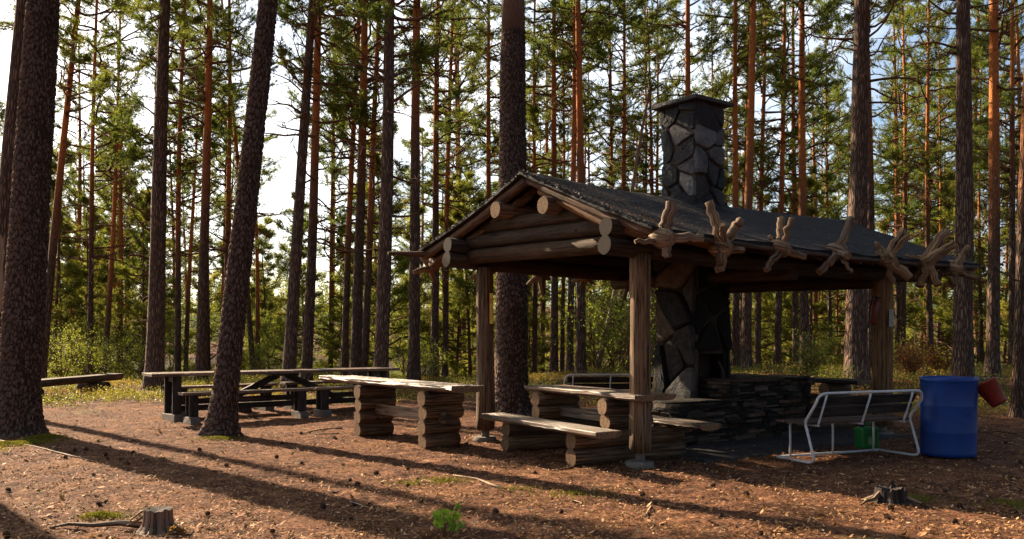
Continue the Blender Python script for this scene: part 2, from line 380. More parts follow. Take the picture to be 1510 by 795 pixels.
def crown_mesh(name, seed, Hc, R, nb, prof, nsub, ntuft, mat, blade=(16, .10, .009), up=.15, dead=0, bare=.35):
    r = random.Random(seed); wood = MB(); cen = []; dr = []; tt = []
    for i in range(nb + dead):
        isdead = i >= nb
        t = (i + r.random()) / nb if not isdead else r.uniform(-.25, .25)
        z = t * Hc; L = R * prof(max(0, min(1, t))) * r.uniform(.6, 1.15)
        if isdead: L = R * r.uniform(.3, .8)
        a = r.uniform(0, 2*PI); p = Vector((0, 0, z)); d = Vector((math.cos(a), math.sin(a), up + .5*t + r.uniform(-.25, .2)))
        pts = [p.copy()]; nseg = 7; dirs = [d.normalized()]
        for k in range(nseg):
            d = (d.normalized() + Vector((r.gauss(0, .22), r.gauss(0, .22), r.gauss(.03, .2)))).normalized()
            p = p + d * (L / nseg); pts.append(p.copy()); dirs.append(d.copy())
        r0 = .012 + .011 * L
        wood.tube(pts, [r0 * (1 - .85*k/nseg) for k in range(nseg + 1)], 4, False)
        br_t = r.uniform(.05, .75)
        for j in range(nsub if not isdead else 3):
            q = r.uniform(bare, 1.0); k = min(nseg - 1, int(q * nseg)); fr = q*nseg - k
            bp = pts[k].lerp(pts[k+1], fr); bd = dirs[k]
            side = bd.cross(Vector((0, 0, 1))).normalized() * (1 if j % 2 else -1)
            sd = (bd * .6 + side * r.uniform(.3, 1) + Vector((0, 0, r.uniform(-.25, .4)))).normalized()
            sl = L * r.uniform(.16, .36) * (1.25 - .6*q) + .12
            sp = [bp.copy()]; x = bp.copy()
            for m in range(3):
                sd = (sd + Vector((r.gauss(0, .25), r.gauss(0, .25), r.gauss(.06, .2)))).normalized()
                x = x + sd * (sl/3); sp.append(x.copy())
                if not isdead:
                    for _ in range(ntuft):
                        cc = sp[-2].lerp(sp[-1], r.random()) + Vector((r.gauss(0, .05), r.gauss(0, .05), r.gauss(0, .04)))
                        cen.append(cc); dr.append(sd.copy()); tt.append(min(.97, max(0, br_t + r.uniform(-.2, .2))))
            wood.tube(sp, [r0*.45, r0*.35, r0*.25, r0*.1], 3, False)
        if not isdead:
            for _ in range(ntuft * 2):
                cen.append(pts[-1] + Vector((r.gauss(0, .06), r.gauss(0, .06), r.gauss(0, .05)))); dr.append(dirs[-1]); tt.append(br_t)
    V, t = blades(np.array([tuple(c) for c in cen]), np.array([tuple(c) for c in dr]), blade[0], blade[1], blade[2], .75, np.array(tt))
    WV = np.array(wood.v); WF = np.array([(a, b, c) for (a, b, c, d) in wood.f] + [(a, c, d) for (a, b, c, d) in wood.f])
    NF = np.arange(len(V)).reshape(-1, 3) + len(WV)
    return np_mesh(name, np.vstack([WV, V]), np.vstack([WF, NF]), [TWIG, mat], tint=np.concatenate([np.zeros(len(WF)), t]),
                   mi=np.concatenate([np.zeros(len(WF)), np.ones(len(NF))]), link=False)
pm = lambda t: min(1, .45 + 1.6*t) * (1 - t) ** .45 + .12
py_ = lambda t: (1 - t) ** .8 + .06
CROWN = [crown_mesh('crown', 100 + i, 8.5, 2.2, 42, pm, 9, 3, NEED, (16, .075, .0066), dead=20) for i in range(7)]
CROWNL = [crown_mesh('crown', 200 + i, 7.0, 1.9, 30, pm, 9, 3, NEED, (16, .075, .0066), dead=24) for i in range(3)]
YOUNG = [crown_mesh('crown', 300 + i, 6.0, 1.7, 34, py_, 7, 3, YNEED, (12, .10, .0080), .2, bare=.35) for i in range(4)]

# ---------------------------------------------------------------- trunks
def trunk_mb(r0, H, seed, stubs=8, n=12, flare=.5, zmin=1.2):
    m = MB(); r = random.Random(seed); N = 22
    zs = [-.25, -.05, .08, .2, .4, .7] + [1.1 + (H - 1.1) * (k / N) for k in range(N + 1)]
    a, b = r.uniform(0, 9), r.uniform(0, 9)
    pts = [(.04 * math.sin(z*.33 + a) - .04*math.sin(a), .10 * math.sin(z*.27 + b) - .10*math.sin(b), z) for z in zs]
    rad = [r0 * (1 + flare * math.exp(-max(z, 0) / .28)) * max(.06, 1 - .80 * max(z, 0) / H) for z in zs]
    m.tube(pts, rad, n, True, wob=.10, seed=r.uniform(0, 30))
    for k in range(stubs):
        z = r.uniform(zmin, H * .55); L = r.choice([.08, .15, .3, .6, 1.0]) * r.uniform(.6, 1.2); ang = r.uniform(0, 2*PI)
        i = min(range(len(zs)), key=lambda q: abs(zs[q] - z)); c = Vector(pts[i]); c.z = z
        d = Vector((math.cos(ang), math.sin(ang), r.uniform(-.3, .25))); pp = [c]
        for q in range(4):
            d = (d.normalized() + Vector((r.gauss(0, .2), r.gauss(0, .2), r.gauss(-.08, .15)))).normalized(); pp.append(pp[-1] + d * ((L + rad[i]) / 4))
        m.tube(pp, [.016, .014, .011, .008, .004], 4, True)
    return m
def rough_trunk(r0, H, seed, ztop=6.8, n=128, flare=.55, dz=.019, lob=.10):
    """near trunk with plated bark modelled as relief"""
    r = random.Random(seed); zs = list(np.arange(-.2, ztop, dz)); Vv = []; ev = []; off = r.uniform(0, 40)
    rbase = r0
    for z in zs:
        fl = math.exp(-max(z, 0) / .22)
        for k in range(n):
            a = 2*PI*k/n; ca, sa = math.cos(a), math.sin(a)
            R = r0 * (1 + flare*fl) * (1 - .8*max(z, 0)/H)
            R *= 1 + fl * .30 * mn.noise(Vector((ca*1.7 + off, sa*1.7, z*.5))) * 1.6 + lob*.5*mn.noise(Vector((ca + off, sa, z*.6)))
            q = Vector((ca*r0*31 + off, sa*r0*31, z*11)) + .5*Vector((mn.noise(Vector((ca*4, sa*4, z*3 + off))), mn.noise(Vector((ca*4+9, sa*4, z*3))), 0))
            dd = mn.voronoi(q)[0]; e = min(1, (dd[1] - dd[0]) * 2.2)
            ev.append(e); R += (.026 * (e - .5) + .006 * mn.noise(Vector((ca*r0*60, sa*r0*60, z*30)))) * min(1, r0 / .2)
            Vv.append((ca*R, sa*R, z))
    ns = len(zs); m = MB(); m.v = Vv
    for j in range(ns - 1):
        for k in range(n):
            k2 = (k+1) % n; u0, u1 = k/n*2*PI*rbase, (k+1)/n*2*PI*rbase
            m.face((j*n+k, j*n+k2, (j+1)*n+k2, (j+1)*n+k), ((u0, zs[j]), (u1, zs[j]), (u1, zs[j+1]), (u0, zs[j+1])), 0, True)
    m.col = [ev[f[0]] for f in m.f]
    zt = zs[-1]; hs = np.linspace(zt - .05, H, 12)
    m.tube([(0, 0, z) for z in hs], [r0*(1-.8*z/H) for z in hs], 16, True, seed=3)
    m.col += [.8]*(len(m.f) - len(m.col)); return m

ntree = [0]
def pine(xb, xt, w, D, label, crown='m', z0=None, H=None, group=None, near=False, mat=None):
    i = ntree[0]; ntree[0] += 1; r = random.Random(900 + i)
    x = (xb - 755) / F * D; g = ground(x, D); yb = H0 + (EYE - g) / D * F
    root = empty('pine_tree', (x, D, g - .03), 0, label, 'pine tree', group)
    lean = math.atan2(xt - xb, yb); root.rotation_euler = (r.uniform(-.02, .02), lean, 0)
    r0 = w / 2 / F * D * 1.10; H = H or r.uniform(15.5, 19.5)
    if near: m = rough_trunk(r0, H, i); m.build('trunk', [mat or BARKN], root, col=m.col)
    else: trunk_mb(r0, H, i, 9 if w > 6 else 6, 14 if w > 14 else 9).build('trunk', [mat or (BARKD if w >= 18 else BARK)], root)
    if crown:
        pool = {'m': CROWN, 'l': CROWNL}[crown]; z0 = z0 if z0 is not None else r.uniform(6.2, 8.8)
        me = pool[i % len(pool)]; o = bpy.data.objects.new('crown', me); C.objects.link(o); o.parent = root
        s = (H - z0) / (8.5 if crown == 'm' else 7.0); o.location = (0, 0, z0); o.scale = (s*.5+.5, s*.5+.5, s); o.rotation_euler = (0, 0, r.uniform(0, 6.28))
    return root

GL = 'pines standing round the shelter'
T = [ # x at foot, x at top edge, width, distance, label, crown, crown start
 (24, 70, 53, 12.0, 'thick rough-barked pine with moss at its foot, biggest trunk at the left edge', 'm', 10.5, 1),
 (325, 395, 34, 11.9, 'thick pine leaning to the right between the long dark table and the camera', 'm', 10, 1),
 (754, 757, 45, 15.0, 'massive straight pine right behind the shelter ridge and its left post', 'm', 10.5, 1),
 (60, 107, 12, 24, 'slim orange-barked pine leaning right, next to the biggest left trunk', 'm', 8.0, 0),
 (131, 150, 8, 30, 'thin dark pine rising behind the far end of the low plank bench', 'm', 7.0, 0),
 (152, 183, 8, 32, 'thin pine leaning right just beyond the end of the low plank bench', 'm', 7.5, 0),
 (216, 238, 8, 30, 'thin crooked pine touching the left side of the thick straight trunk', 'm', 6.8, 0),
 (228, 251, 25, 21, 'thick straight dark pine behind the left end of the long dark table', 'm', 8.6, 0),
 (262, 277, 9, 30, 'slim pine first to the right of the thick trunk behind the long table', 'm', 7.2, 0),
 (273, 292, 7, 36, 'very thin pine second to the right of the thick trunk behind the long table', 'l', 8, 0),
 (297, 305, 15, 24, 'medium pine with dark bark just left of the leaning trunk', 'm', 7.6, 0),
 (334, 333, 9, 30, 'slim upright pine seen behind the upper part of the leaning trunk', 'm', 7.2, 0),
 (376, 326, 8, 33, 'thin pine leaning left that crosses behind the leaning trunk', 'l', 9, 0),
 (424, 461, 18, 20.5, 'stout pine leaning right, left one of the pair behind the long table brace', 'm', 8.4, 0),
 (451, 471, 15, 22, 'dark pine, right one of the pair behind the long table brace', 'm', 7.6, 0),
 (487, 494, 6, 34, 'thin red-brown pine alone between the pair and the tight clump', 'l', 5, 0),
 (508, 528, 10, 27, 'dark slim pine, leftmost stem of the tight clump left of the shelter', 'm', 6.2, 0),
 (524, 537, 16, 24, 'reddish pine, second stem of the tight clump left of the shelter', 'm', 6.6, 0),
 (536, 564, 11, 26, 'slim pine leaning right across the tight clump left of the shelter', 'm', 6.4, 0),
 (560, 574, 21, 19, 'thick dark pine closing the right side of the tight clump', 'm', 6.6, 0),
 (610, 619, 17, 21, 'grey straight pine standing against bright sky at the left eave tip', 'l', 9.6, 0),
 (640, 650, 12, 27, 'pine with orange top standing behind the left roof edge', 'm', 7.5, 0),
 (656, 668, 9, 31, 'slim pine between the left post and the grey straight pine', 'm', 6.4, 0),
 (686, 676, 6, 35, 'thin pine just left of the left shelter post', 'm', 6, 0),
 (716, 723, 10, 30, 'slim pine hidden low down by the left shelter post', 'm', 7.6, 0),
 (779, 780, 5, 42, 'thin far pine touching the right side of the massive trunk', 'm', 5, 0),
 (787, 790, 8, 34, 'reddish slim pine seen between massive trunk and table under the roof', 'm', 7, 0),
 (795, 798, 4, 45, 'hair-thin pine next to the reddish slim pine behind the massive trunk', 'l', 6, 0),
 (817, 820, 11, 27, 'red-barked pine standing alone behind the shelter table', 'm', 7.5, 0),
 (829, 829, 7, 34, 'slim pine left of the dark pair behind the metal bench end', 'm', 6, 0),
 (840, 843, 10, 26, 'dark trunk of the close pair behind the metal bench, left one', 'm', 9, 0),
 (856, 852, 14, 24, 'bright orange-topped pine of the close pair, right one', 'm', 8.5, 0),
 (870, 869, 5, 36, 'thin leafy pine between the orange-topped pine and the leaning snag', 'm', 6, 0),
 (902, 898, 8, 33, 'slim pine right beside the leaning bare snag', 'm', 6, 0),
 (916, 919, 9, 29, 'slim straight pine just left of the front post, orange above the roof', 'm', 8, 0),
 (949, 949, 6, 36, 'thin dark pine between front post and chimney', 'm', 6, 0),
 (969, 970, 6, 36, 'thin pine touching the left side of the chimney', 'm', 5.6, 0),
 (1010, 1013, 12, 26, 'orange pine rising right above the chimney cap', 'm', 9, 0),
 (1053, 1052, 6, 36, 'thin pine above the right half of the chimney cap', 'm', 6, 0),
 (1085, 1086, 11, 26, 'orange pine just right of the chimney', 'm', 8.4, 0),
 (1101, 1105, 14, 22, 'dark-footed pine with red top, second to the right of the chimney', 'm', 9.5, 0),
 (1117, 1126, 9, 30, 'slim pine, third to the right of the chimney', 'm', 6.4, 0),
 (1146, 1153, 10, 28, 'pine with bark in two tones, fourth to the right of the chimney', 'm', 6.5, 0),
 (1173, 1171, 9, 30, 'slim pine left of the red-topped pine over the roof middle', 'm', 5.6, 0),
 (1188, 1187, 13, 25, 'straight red-topped pine standing over the middle of the roof', 'm', 9.5, 0),
 (1215, 1214, 4, 45, 'hair-thin pine in the gap left of the twin thin pines', 'l', 5, 0),
 (1225, 1224, 6, 38, 'left one of the twin thin pines behind the dark back table', 'm', 5, 0),
 (1234, 1243, 4, 44, 'right one of the twin thin pines behind the dark back table', 'l', 5, 0),
 (1263, 1262, 29, 18, 'thick grey-brown pine behind the right end of the roof', 'm', 8.4, 0),
 (1283, 1282, 13, 22, 'orange pine touching the right side of the thick grey-brown pine', 'm', 8.4, 0),
 (1331, 1331, 8, 33, 'slim pine first to the right of the right post', 'm', 6, 0),
 (1366, 1363, 4, 45, 'hair-thin pine behind the last root ends', 'l', 5, 0),
 (1374, 1371, 9, 31, 'slim pine seen above and below the last root ends', 'm', 6, 0),
 (1382, 1388, 5, 38, 'thin orange pine left of the trunk behind the blue barrel', 'm', 5, 0),
 (1398, 1392, 4, 42, 'thin leaning pine nearest the trunk behind the blue barrel', 'l', 5, 0),
 (1419, 1414, 26, 17, 'thick grey pine standing behind the blue barrel', 'm', 8.6, 0),
 (1449, 1447, 6, 38, 'thin pine just right of the trunk behind the blue barrel', 'm', 5, 0),
 (1463, 1474, 17, 19.5, 'medium pine with glowing orange top above the red bucket', 'm', 9, 0),
 (1480, 1482, 5, 42, 'thin pine right of the trunk above the red bucket', 'l', 5, 0),
 (1493, 1491, 10, 26, 'dark pine near the right edge with sunlit left side', 'm', 5.6, 0),
 (1500, 1535, 16, 14.5, 'leaning pine whose foot shows at the far right edge', 'm', 9.5, 0),
]
for a in T: pine(a[0], a[1], a[2], a[3], a[4], a[5], a[6], group=GL, near=bool(a[7]))
# damaged pine at the left edge, bare wood where the bark has come off
rt = pine(-14, 25, 29, 13.5, 'pine at the left edge with bark torn off, pale bare wood showing', 'l', 10, group=GL)
mb = MB(); pts = [(-.0, -.035, z) for z in np.linspace(1.2, 3.35, 12)]
mb.tube([( -.005 + .012*math.sin(k*1.7), -.042, p[2]) for k, p in enumerate(pts)], [.10, .135, .138, .137, .136, .134, .13, .12, .105, .085, .06, .03], 16, True, wob=.12)
mb.build('bare_wood', [DEADW], rt)
# leaning bare snag
x0, x1 = at(878, 545, 28), at(962, 135, 28)
sn = empty('dead_snag', (x0.x, 28, ground(x0.x, 28) - .1), 0, 'pale bare dead snag leaning right with a bent broken tip', 'dead tree')
d = x1 - Vector(sn.location); mb = MB()
mb.tube([Vector((0, 0, 0)) + d*t + Vector((.1*math.sin(t*5), 0, 0)) for t in np.linspace(0, 1, 10)] + [d + Vector((.35, 0, .25)), d + Vector((.55, 0, -.05))], [.10, .095, .09, .085, .08, .07, .065, .055, .05, .045, .035, .02], 8, True, wob=.1)
mb.build('trunk', [DEADW], sn)
mb = MB()
for k in range(9):
    t = .35 + .065*k; p = d*t; q = p + Vector((rnd.uniform(-.9, .9), rnd.uniform(-.5, .5), rnd.uniform(.2, .9)))
    mb.tube([p, p.lerp(q, .5) + Vector((0, 0, .08)), q], [.025, .018, .006], 4, True)
mb.build('limbs', [DEADW], sn)

# far rows of pines and undergrowth trees: copies of a few
protos = []
def proto_pine(k):
    root = empty('pine_tree', (0, 0, 0), 0, '-', 'pine tree'); H = 15 + k
    trunk_mb(.13 + .012*k, H, 500 + k, 6, 8).build('trunk', [BARK], root)
    o = bpy.data.objects.new('crown', CROWN[k % 7]); C.objects.link(o); o.parent = root; z0 = 7.0 + .5*k
    s = (H - z0) / 8.5; o.location = (0, 0, z0); o.scale = (1, 1, s); return root
PP = [proto_pine(k) for k in range(5)]
used = {}
def place(proto, x, y, rz, sc, label, group, sink=.05):
    o = proto if proto.name not in used else copy_tree(proto)
    used[proto.name] = 1
    o.location = (x, y, ground(x, y) - sink); o.rotation_euler = (rnd.uniform(-.03, .03), rnd.uniform(-.03, .04), rz); o.scale = (sc,)*3
    o['label'] = label; o['group'] = group; return o
taken = [(t[0], t[3]) for t in T]
n = 0
while n < 54:
    y = rnd.uniform(31, 62); px = rnd.uniform(-60, 1570); x = (px - 755) / F * y
    if 380 < px < 418 or 583 < px < 606: continue
    if px < 620 and rnd.random() < .45: continue
    if px < 330 and y < 40: continue
    reg = ('left' if px < 420 else 'mid' if px < 760 else 'roof' if px < 1180 else 'right')
    lab = {'left': 'thin distant pine on the lakeside slope left of the leaning trunk', 'mid': 'thin distant pine on the lakeside slope between leaning trunk and shelter',
           'roof': 'thin distant pine on the lakeside slope behind the shelter', 'right': 'thin distant pine on the lakeside slope right of the roof middle'}[reg]
    grp = {'left': 'distant pines beyond the low plank bench', 'mid': 'distant pines beyond the long table', 'roof': 'distant pines behind the shelter', 'right': 'distant pines beyond the barrel'}[reg]
    place(PP[n % 5], x, y, rnd.uniform(0, 6.28), rnd.uniform(.8, 1.05), lab, grp); n += 1
for k in range(26):
    y = rnd.uniform(36, 56); px = rnd.uniform(-30, 375) if k < 16 else rnd.uniform(60, 240); place(PP[k % 5], (px-755)/F*y, y, rnd.uniform(0, 6.28), rnd.uniform(.75, .95), 'thin distant pine on the lakeside slope left of the leaning trunk', 'distant pines beyond the low plank bench')
# pines outside the left edge that shade the clearing
for k, (x, y) in enumerate([(-24, 22), (-9.3, 12.1), (-14.5, 10.5), (-13.6, 19.8)]):
    place(PP[k % 5], x, y, rnd.uniform(0, 6.28), rnd.uniform(.95, 1.15), 'pine beyond the left edge of the clearing that only casts its shadow in', 'pines shading the clearing')
for k, (x, y) in enumerate([(-9, -4), (9, -5), (2, -8), (13, 4), (-4, -12), (15, 10), (17, 16), (-14, 3), (-6, -5), (6, -8), (0, -6), (-11, -11), (11, -12), (4, -15), (-16, -5), (16, -4), (19, 5), (-19, 4), (8, -18), (-7, -18)]):  # unseen pines, added to cut sky fill from behind and beside the camera
    place(PP[k % 5], x, y, rnd.uniform(0, 6.28), rnd.uniform(.95, 1.15), 'pine beside or behind the viewpoint, outside the picture', 'pines round the viewpoint')
# young pines
def proto_young(k):
    root = empty('young_pine', (0, 0, 0), 0, '-', 'young pine')
    trunk_mb(.06, 6.0, 700 + k, 0, 7, .2).build('trunk', [TWIG], root)
    o = bpy.data.objects.new('crown', YOUNG[k]); C.objects.link(o); o.parent = root; o.location = (0, 0, .35); return root
YP = [proto_young(k) for k in range(4)]
n = 0
for n in range(125):
    y = rnd.uniform(31, 62); px = rnd.uniform(-40, 1550); x = (px - 755) / F * y
    reg = 0 if px < 420 else 1 if px < 760 else 2 if px < 1180 else 3
    place(YP[n % 4], x, y, rnd.uniform(0, 6.28), rnd.choice([.8, 1.0, 1.3, 1.6]) * rnd.uniform(.9, 1.15) * (y/42)**.5,
          'young yellow-green pine on the slope ' + ['left of the leaning trunk', 'between leaning trunk and shelter', 'seen under or over the shelter roof', 'to the right of the roof middle'][reg],
          'young pines, ' + ['left', 'middle left', 'behind the shelter', 'right'][reg])
# broadleaf bushes
def proto_bush(k, mat, size=.035, hgt=2.4, nm='birch_bush', cat='birch bush'):
    root = empty(nm, (0, 0, 0), 0, '-', cat); r = random.Random(k); mb = MB(); tips = []
    for s in range(9):
        p = Vector((0, 0, 0)); d = Vector((r.gauss(0, .35), r.gauss(0, .35), 1)); pts = [p.copy()]
        for q in range(6):
            d = (d.normalized() + Vector((r.gauss(0, .2), r.gauss(0, .2), .05))).normalized(); p = p + d*hgt/6*r.uniform(.7, 1.1); pts.append(p.copy())
            if q > 0:
                for _ in range(4):
                    e = p + Vector((r.gauss(0, .28), r.gauss(0, .28), r.gauss(0, .2)))*hgt/2.4; tips.append(e); mb.tube([p, (p+e)/2 + Vector((0, 0, .04)), e], [.006, .004, .002], 3, False)
        mb.tube(pts, [.018, .016, .013, .011, .009, .006, .003], 5, False)
    mb.build('stem', [TWIG], root)
    V, t = leaves(np.array([tuple(c) for c in tips]), 8, .11, size*.8)
    np_mesh('foliage', V, np.arange(len(V)).reshape(-1, 4), mat, root, t); return root
BP = [proto_bush(3, LEAF), proto_bush(4, LEAF)]
spots = [(92, 25, .7), (130, 27, .85), (172, 28, .8), (205, 27, .7), (60, 30, 1.0), (245, 32, .8), (402, 32, .9), (604, 25, .6), (628, 26, .55), (885, 25, 1.1), (925, 24, 1.2), (946, 25, 1.5), (955, 27, 1.6), (905, 28, 1.3), (1208, 24, .6), (1340, 32, .9)]
for k, (px, D, s) in enumerate(spots):
    x = (px - 755)/F*D; reg = 0 if px < 300 else 1 if px < 700 else 2 if px < 1000 else 3
    place(BP[k % 2], x, D, rnd.uniform(0, 6), s, 'leafy bright green birch bush ' + ['behind the low plank bench', 'behind the long and the log table', 'seen under the roof behind the second metal bench', 'beyond the right part of the shelter'][reg],
          'birch bushes, ' + ['left', 'middle', 'under the roof', 'right'][reg])
DB = proto_bush(9, DRYL, .04, 1.0, 'dry_bush', 'dry bush')
place(DB, (1345-755)/F*20, 20, 0, .9, 'rust-red withered bush left of the trunk behind the blue barrel', 'withered bushes')
place(DB, (1383-755)/F*21, 21, 2, .8, 'rust-red withered bush touching the trunk behind the blue barrel', 'withered bushes')
JB = proto_bush(12, NEED, .03, .9, 'juniper_bush', 'juniper')
place(JB, (1240-755)/F*17, 17, 0, .7, 'low dark green juniper at the foot of the thick grey-brown pine', 'junipers')
place(JB, (1190-755)/F*21, 21, 2, .9, 'low dark green juniper at the foot of the red-topped pine', 'junipers')

# far shore forest: one mass
P = []; tt = []
for k in range(1700):
    y = rnd.uniform(262, 400); x = rnd.uniform(-.75, .75) * y; z = ground(x, y); h = rnd.uniform(11, 19); m = 100; s = rnd.uniform(1.5, 2.6)
    t = nr.uniform(.08, 1, m); a = nr.uniform(0, 2*PI, m); rr = (1 - t) ** .9 * s * nr.uniform(.5, 1.1, m) + .1
    P.append(np.stack([x + np.cos(a)*rr, y + np.sin(a)*rr, z + t*h], 1)); tt.append(np.clip(rnd.uniform(0, .8) + nr.uniform(-.1, .1, m), 0, 1))
P = np.vstack(P); dd = unit(nr.normal(size=P.shape) * np.array([1, 1, .35])); s2 = unit(nr.normal(size=P.shape))
V = np.stack([P - dd*.55, P + dd*.55, P + s2*.55], 1).reshape(-1, 3)
ff = np_mesh('far_forest', V, np.arange(len(V)).reshape(-1, 3), SPR, tint=np.concatenate(tt))
tag(ff, 'dark forest on the far shore of the lake', 'forest', kind='stuff')

# ---------------------------------------------------------------- dwarf shrubs and litter
def scatter(n, fn):
    out = []
    while len(out) < n:
        y = rnd.uniform(13.5, 31); x = rnd.uniform(-.72, .72) * y
        if rnd.random() < fn(x, y): out.append((x, y, ground(x, y)))
    return np.array(out)
def dens(x, y):
    e = 17.5 - 3.0 * sst(-1, 4, x) + 1.0 * mn.noise(Vector((x*.5, y*.5, 2)))
    if x < -2: e = 16.6 + 1.6*mn.noise(Vector((x, y, 0)))
    patch = .55 + .9 * mn.noise(Vector((x*.8, y*.8, 7)))
    return sst(e - .8, e + 1.2, y) * max(.12, patch)
S = scatter(13000, dens); tb = np.array([min(.95, max(.02, .42 + .75*mn.noise(Vector((p[0]*.45, p[1]*.45, 3))) + rnd.uniform(-.2, .2))) for p in S])
S[:, 2] += .07
V, t = leaves(S, 15, np.array([.07, .07, .055]), .019, tb)
sh = np_mesh('dwarf_shrubs', V, np.arange(len(V)).reshape(-1, 4), SHR, tint=t)
tag(sh, 'low bilberry and lingonberry shrubs covering the bank behind the clearing', 'undergrowth', kind='stuff')
stem = unit(np.hstack([nr.normal(size=(len(S), 2))*.5, np.ones((len(S), 1))])); B = S.copy(); B[:, 2] -= .1
V, t = blades(B, stem, 4, .2, .003, .35); 
st = np_mesh('dwarf_shrub_stems', V, np.arange(len(V)).reshape(-1, 3), TWIG, tint=t); st.parent = sh

L = []
while len(L) < 160000:
    y = 4.2 * (20/4.2) ** rnd.random(); x = rnd.uniform(-.68, .68) * y
    if mn.noise(Vector((x*1.6, y*1.6, 9))) + rnd.uniform(-.5, .5) < -.25: continue
    L.append((x, y, ground(x, y) + rough(x, y)))
L = np.array(L); n = len(L); sz = nr.gamma(1.6, .0044, (n, 1)) + .003; sz = np.minimum(sz, .045)
a = nr.uniform(0, 2*PI, n); tilt = nr.normal(0, .38, (n, 1))
A = np.stack([np.cos(a), np.sin(a), tilt[:, 0]], 1) * sz; Bv = np.stack([-np.sin(a), np.cos(a), nr.normal(0, .3, n)], 1) * sz * nr.uniform(.08, .6, (n, 1))
c = L + np.array([0, 0, .010]) + np.array([0, 0, 1])*nr.uniform(-.003, .010, (n, 1))
V = np.stack([c - A, c - Bv, c + A, c + Bv], 1).reshape(-1, 3)
lt = np_mesh('forest_litter', V, np.arange(n*4).reshape(-1, 4), LITT, tint=nr.beta(1.1, 1.7, n))
tag(lt, 'reddish needles, bark flakes and chips strewn over the clearing', 'litter', kind='stuff')

tw = np.array([L[i] for i in nr.choice(len(L), 900, replace=False)]) + np.array([0, 0, .014]); a = nr.uniform(0, 2*PI, 900); ln = nr.gamma(2, .03, (900, 1)) + .02
dA = np.stack([np.cos(a), np.sin(a), nr.normal(0, .06, 900)], 1)*ln; dB = np.stack([-np.sin(a), np.cos(a), np.ones(900)*.5], 1)*.0025
bend = np.stack([-np.sin(a), np.cos(a), nr.uniform(0, .5, 900)], 1)*ln*nr.normal(0, .15, (900, 1))
Vt1 = np.stack([tw-dA-dB, tw-dA+dB, tw+bend+dB, tw+bend-dB], 1); Vt2 = np.stack([tw+bend-dB, tw+bend+dB, tw+dA+dB, tw+dA-dB], 1)
Vtw = np.concatenate([Vt1, Vt2]).reshape(-1, 3); o = np_mesh('needle_twigs', Vtw, np.arange(len(Vtw)).reshape(-1, 4), LITT, lt, nr.uniform(0, 1, 1800))
def cone_mesh():
    m = MB(); r = random.Random(2)
    prof = [(-.028, .004), (-.020, .013), (-.008, .018), (.006, .016), (.018, .010), (.027, .003)]
    m.tube([(x, 0, 0) for x, _ in prof], [q for _, q in prof], 8, True)
    for i in range(46):
        t = i/46; x = -.024 + .048*t; R = .018*math.sin(PI*min(1, .15 + .8*t))+.003; a = i*2.4
        c = Vector((x, math.cos(a)*R, math.sin(a)*R)); o = c + Vector((.004, math.cos(a)*.008, math.sin(a)*.008)); s = Vector((0, -math.sin(a), math.cos(a)))*.006
        b = len(m.v); m.v += [tuple(c-s), tuple(c+s), tuple(o+s*.6), tuple(o-s*.6)]; m.face((b, b+1, b+2, b+3), ((0, 0),)*4)
    return m
CONE = m_plain('pine_cone', (.075, .042, .028), .9, var=.5, scale=60)
c0 = cone_mesh().build('pine_cone', [CONE])
for k in range(100):
    y = 4.9 * (12/4.9) ** rnd.random(); x = rnd.uniform(-.6, .6) * y
    o = c0 if k == 0 else c0.copy()
    if k: C.objects.link(o)
    o.location = (x, y, ground(x, y) + .016); o.rotation_euler = (rnd.uniform(0, 6), rnd.uniform(-.4, .4), rnd.uniform(0, 6)); o.scale = (rnd.uniform(.6, 1.0),)*3
    tag(o, 'small dark brown pine cone lying on the needle litter', 'pine cone', 'pine cones scattered over the clearing')

# moss patches
def mossy(cx, cy, rx, ry, n, hz=.0):
    P = []
    for _ in range(n):
        a = rnd.uniform(0, 2*PI); q = abs(rnd.gauss(0, .5))
        x = cx + math.cos(a)*q*rx; y = cy + math.sin(a)*q*ry
        P.append((x, y, ground(x, y) + .008 + hz*(1-q)))
    return P
g0 = lambda px, py: (((px-755)/F) * (EYE*F/(py-H0)), EYE*F/(py-H0))
P = []
for (px, py, rx, ry, n, hz) in ((66, 648, .30, .28, 1500, .05), (8, 658, .40, .28, 700, .03), (45, 655, .5, .35, 600, .02), (322, 648, .38, .24, 450, .02), (150, 762, .17, .11, 500, .02), (655, 710, .4, .3, 260, 0), (600, 714, .3, .2, 110, 0),
                                (850, 728, .6, .3, 220, 0), (1350, 735, .3, .3, 240, .0), (1490, 745, .3, .3, 240, 0), (765, 722, .3, .2, 90, 0)):
    x, y = g0(px, py); P += mossy(x, y, rx, ry, n, hz)
P = np.array(P); V, t = blades(P, np.tile([0, 0, 1.], (len(P), 1)), 5, .018, .0035, .5)
ms = np_mesh('moss', V, np.arange(len(V)).reshape(-1, 3), MOSS, tint=t); tag(ms, 'yellow-green moss cushions on the ground at tree feet and stumps', 'moss', kind='stuff')

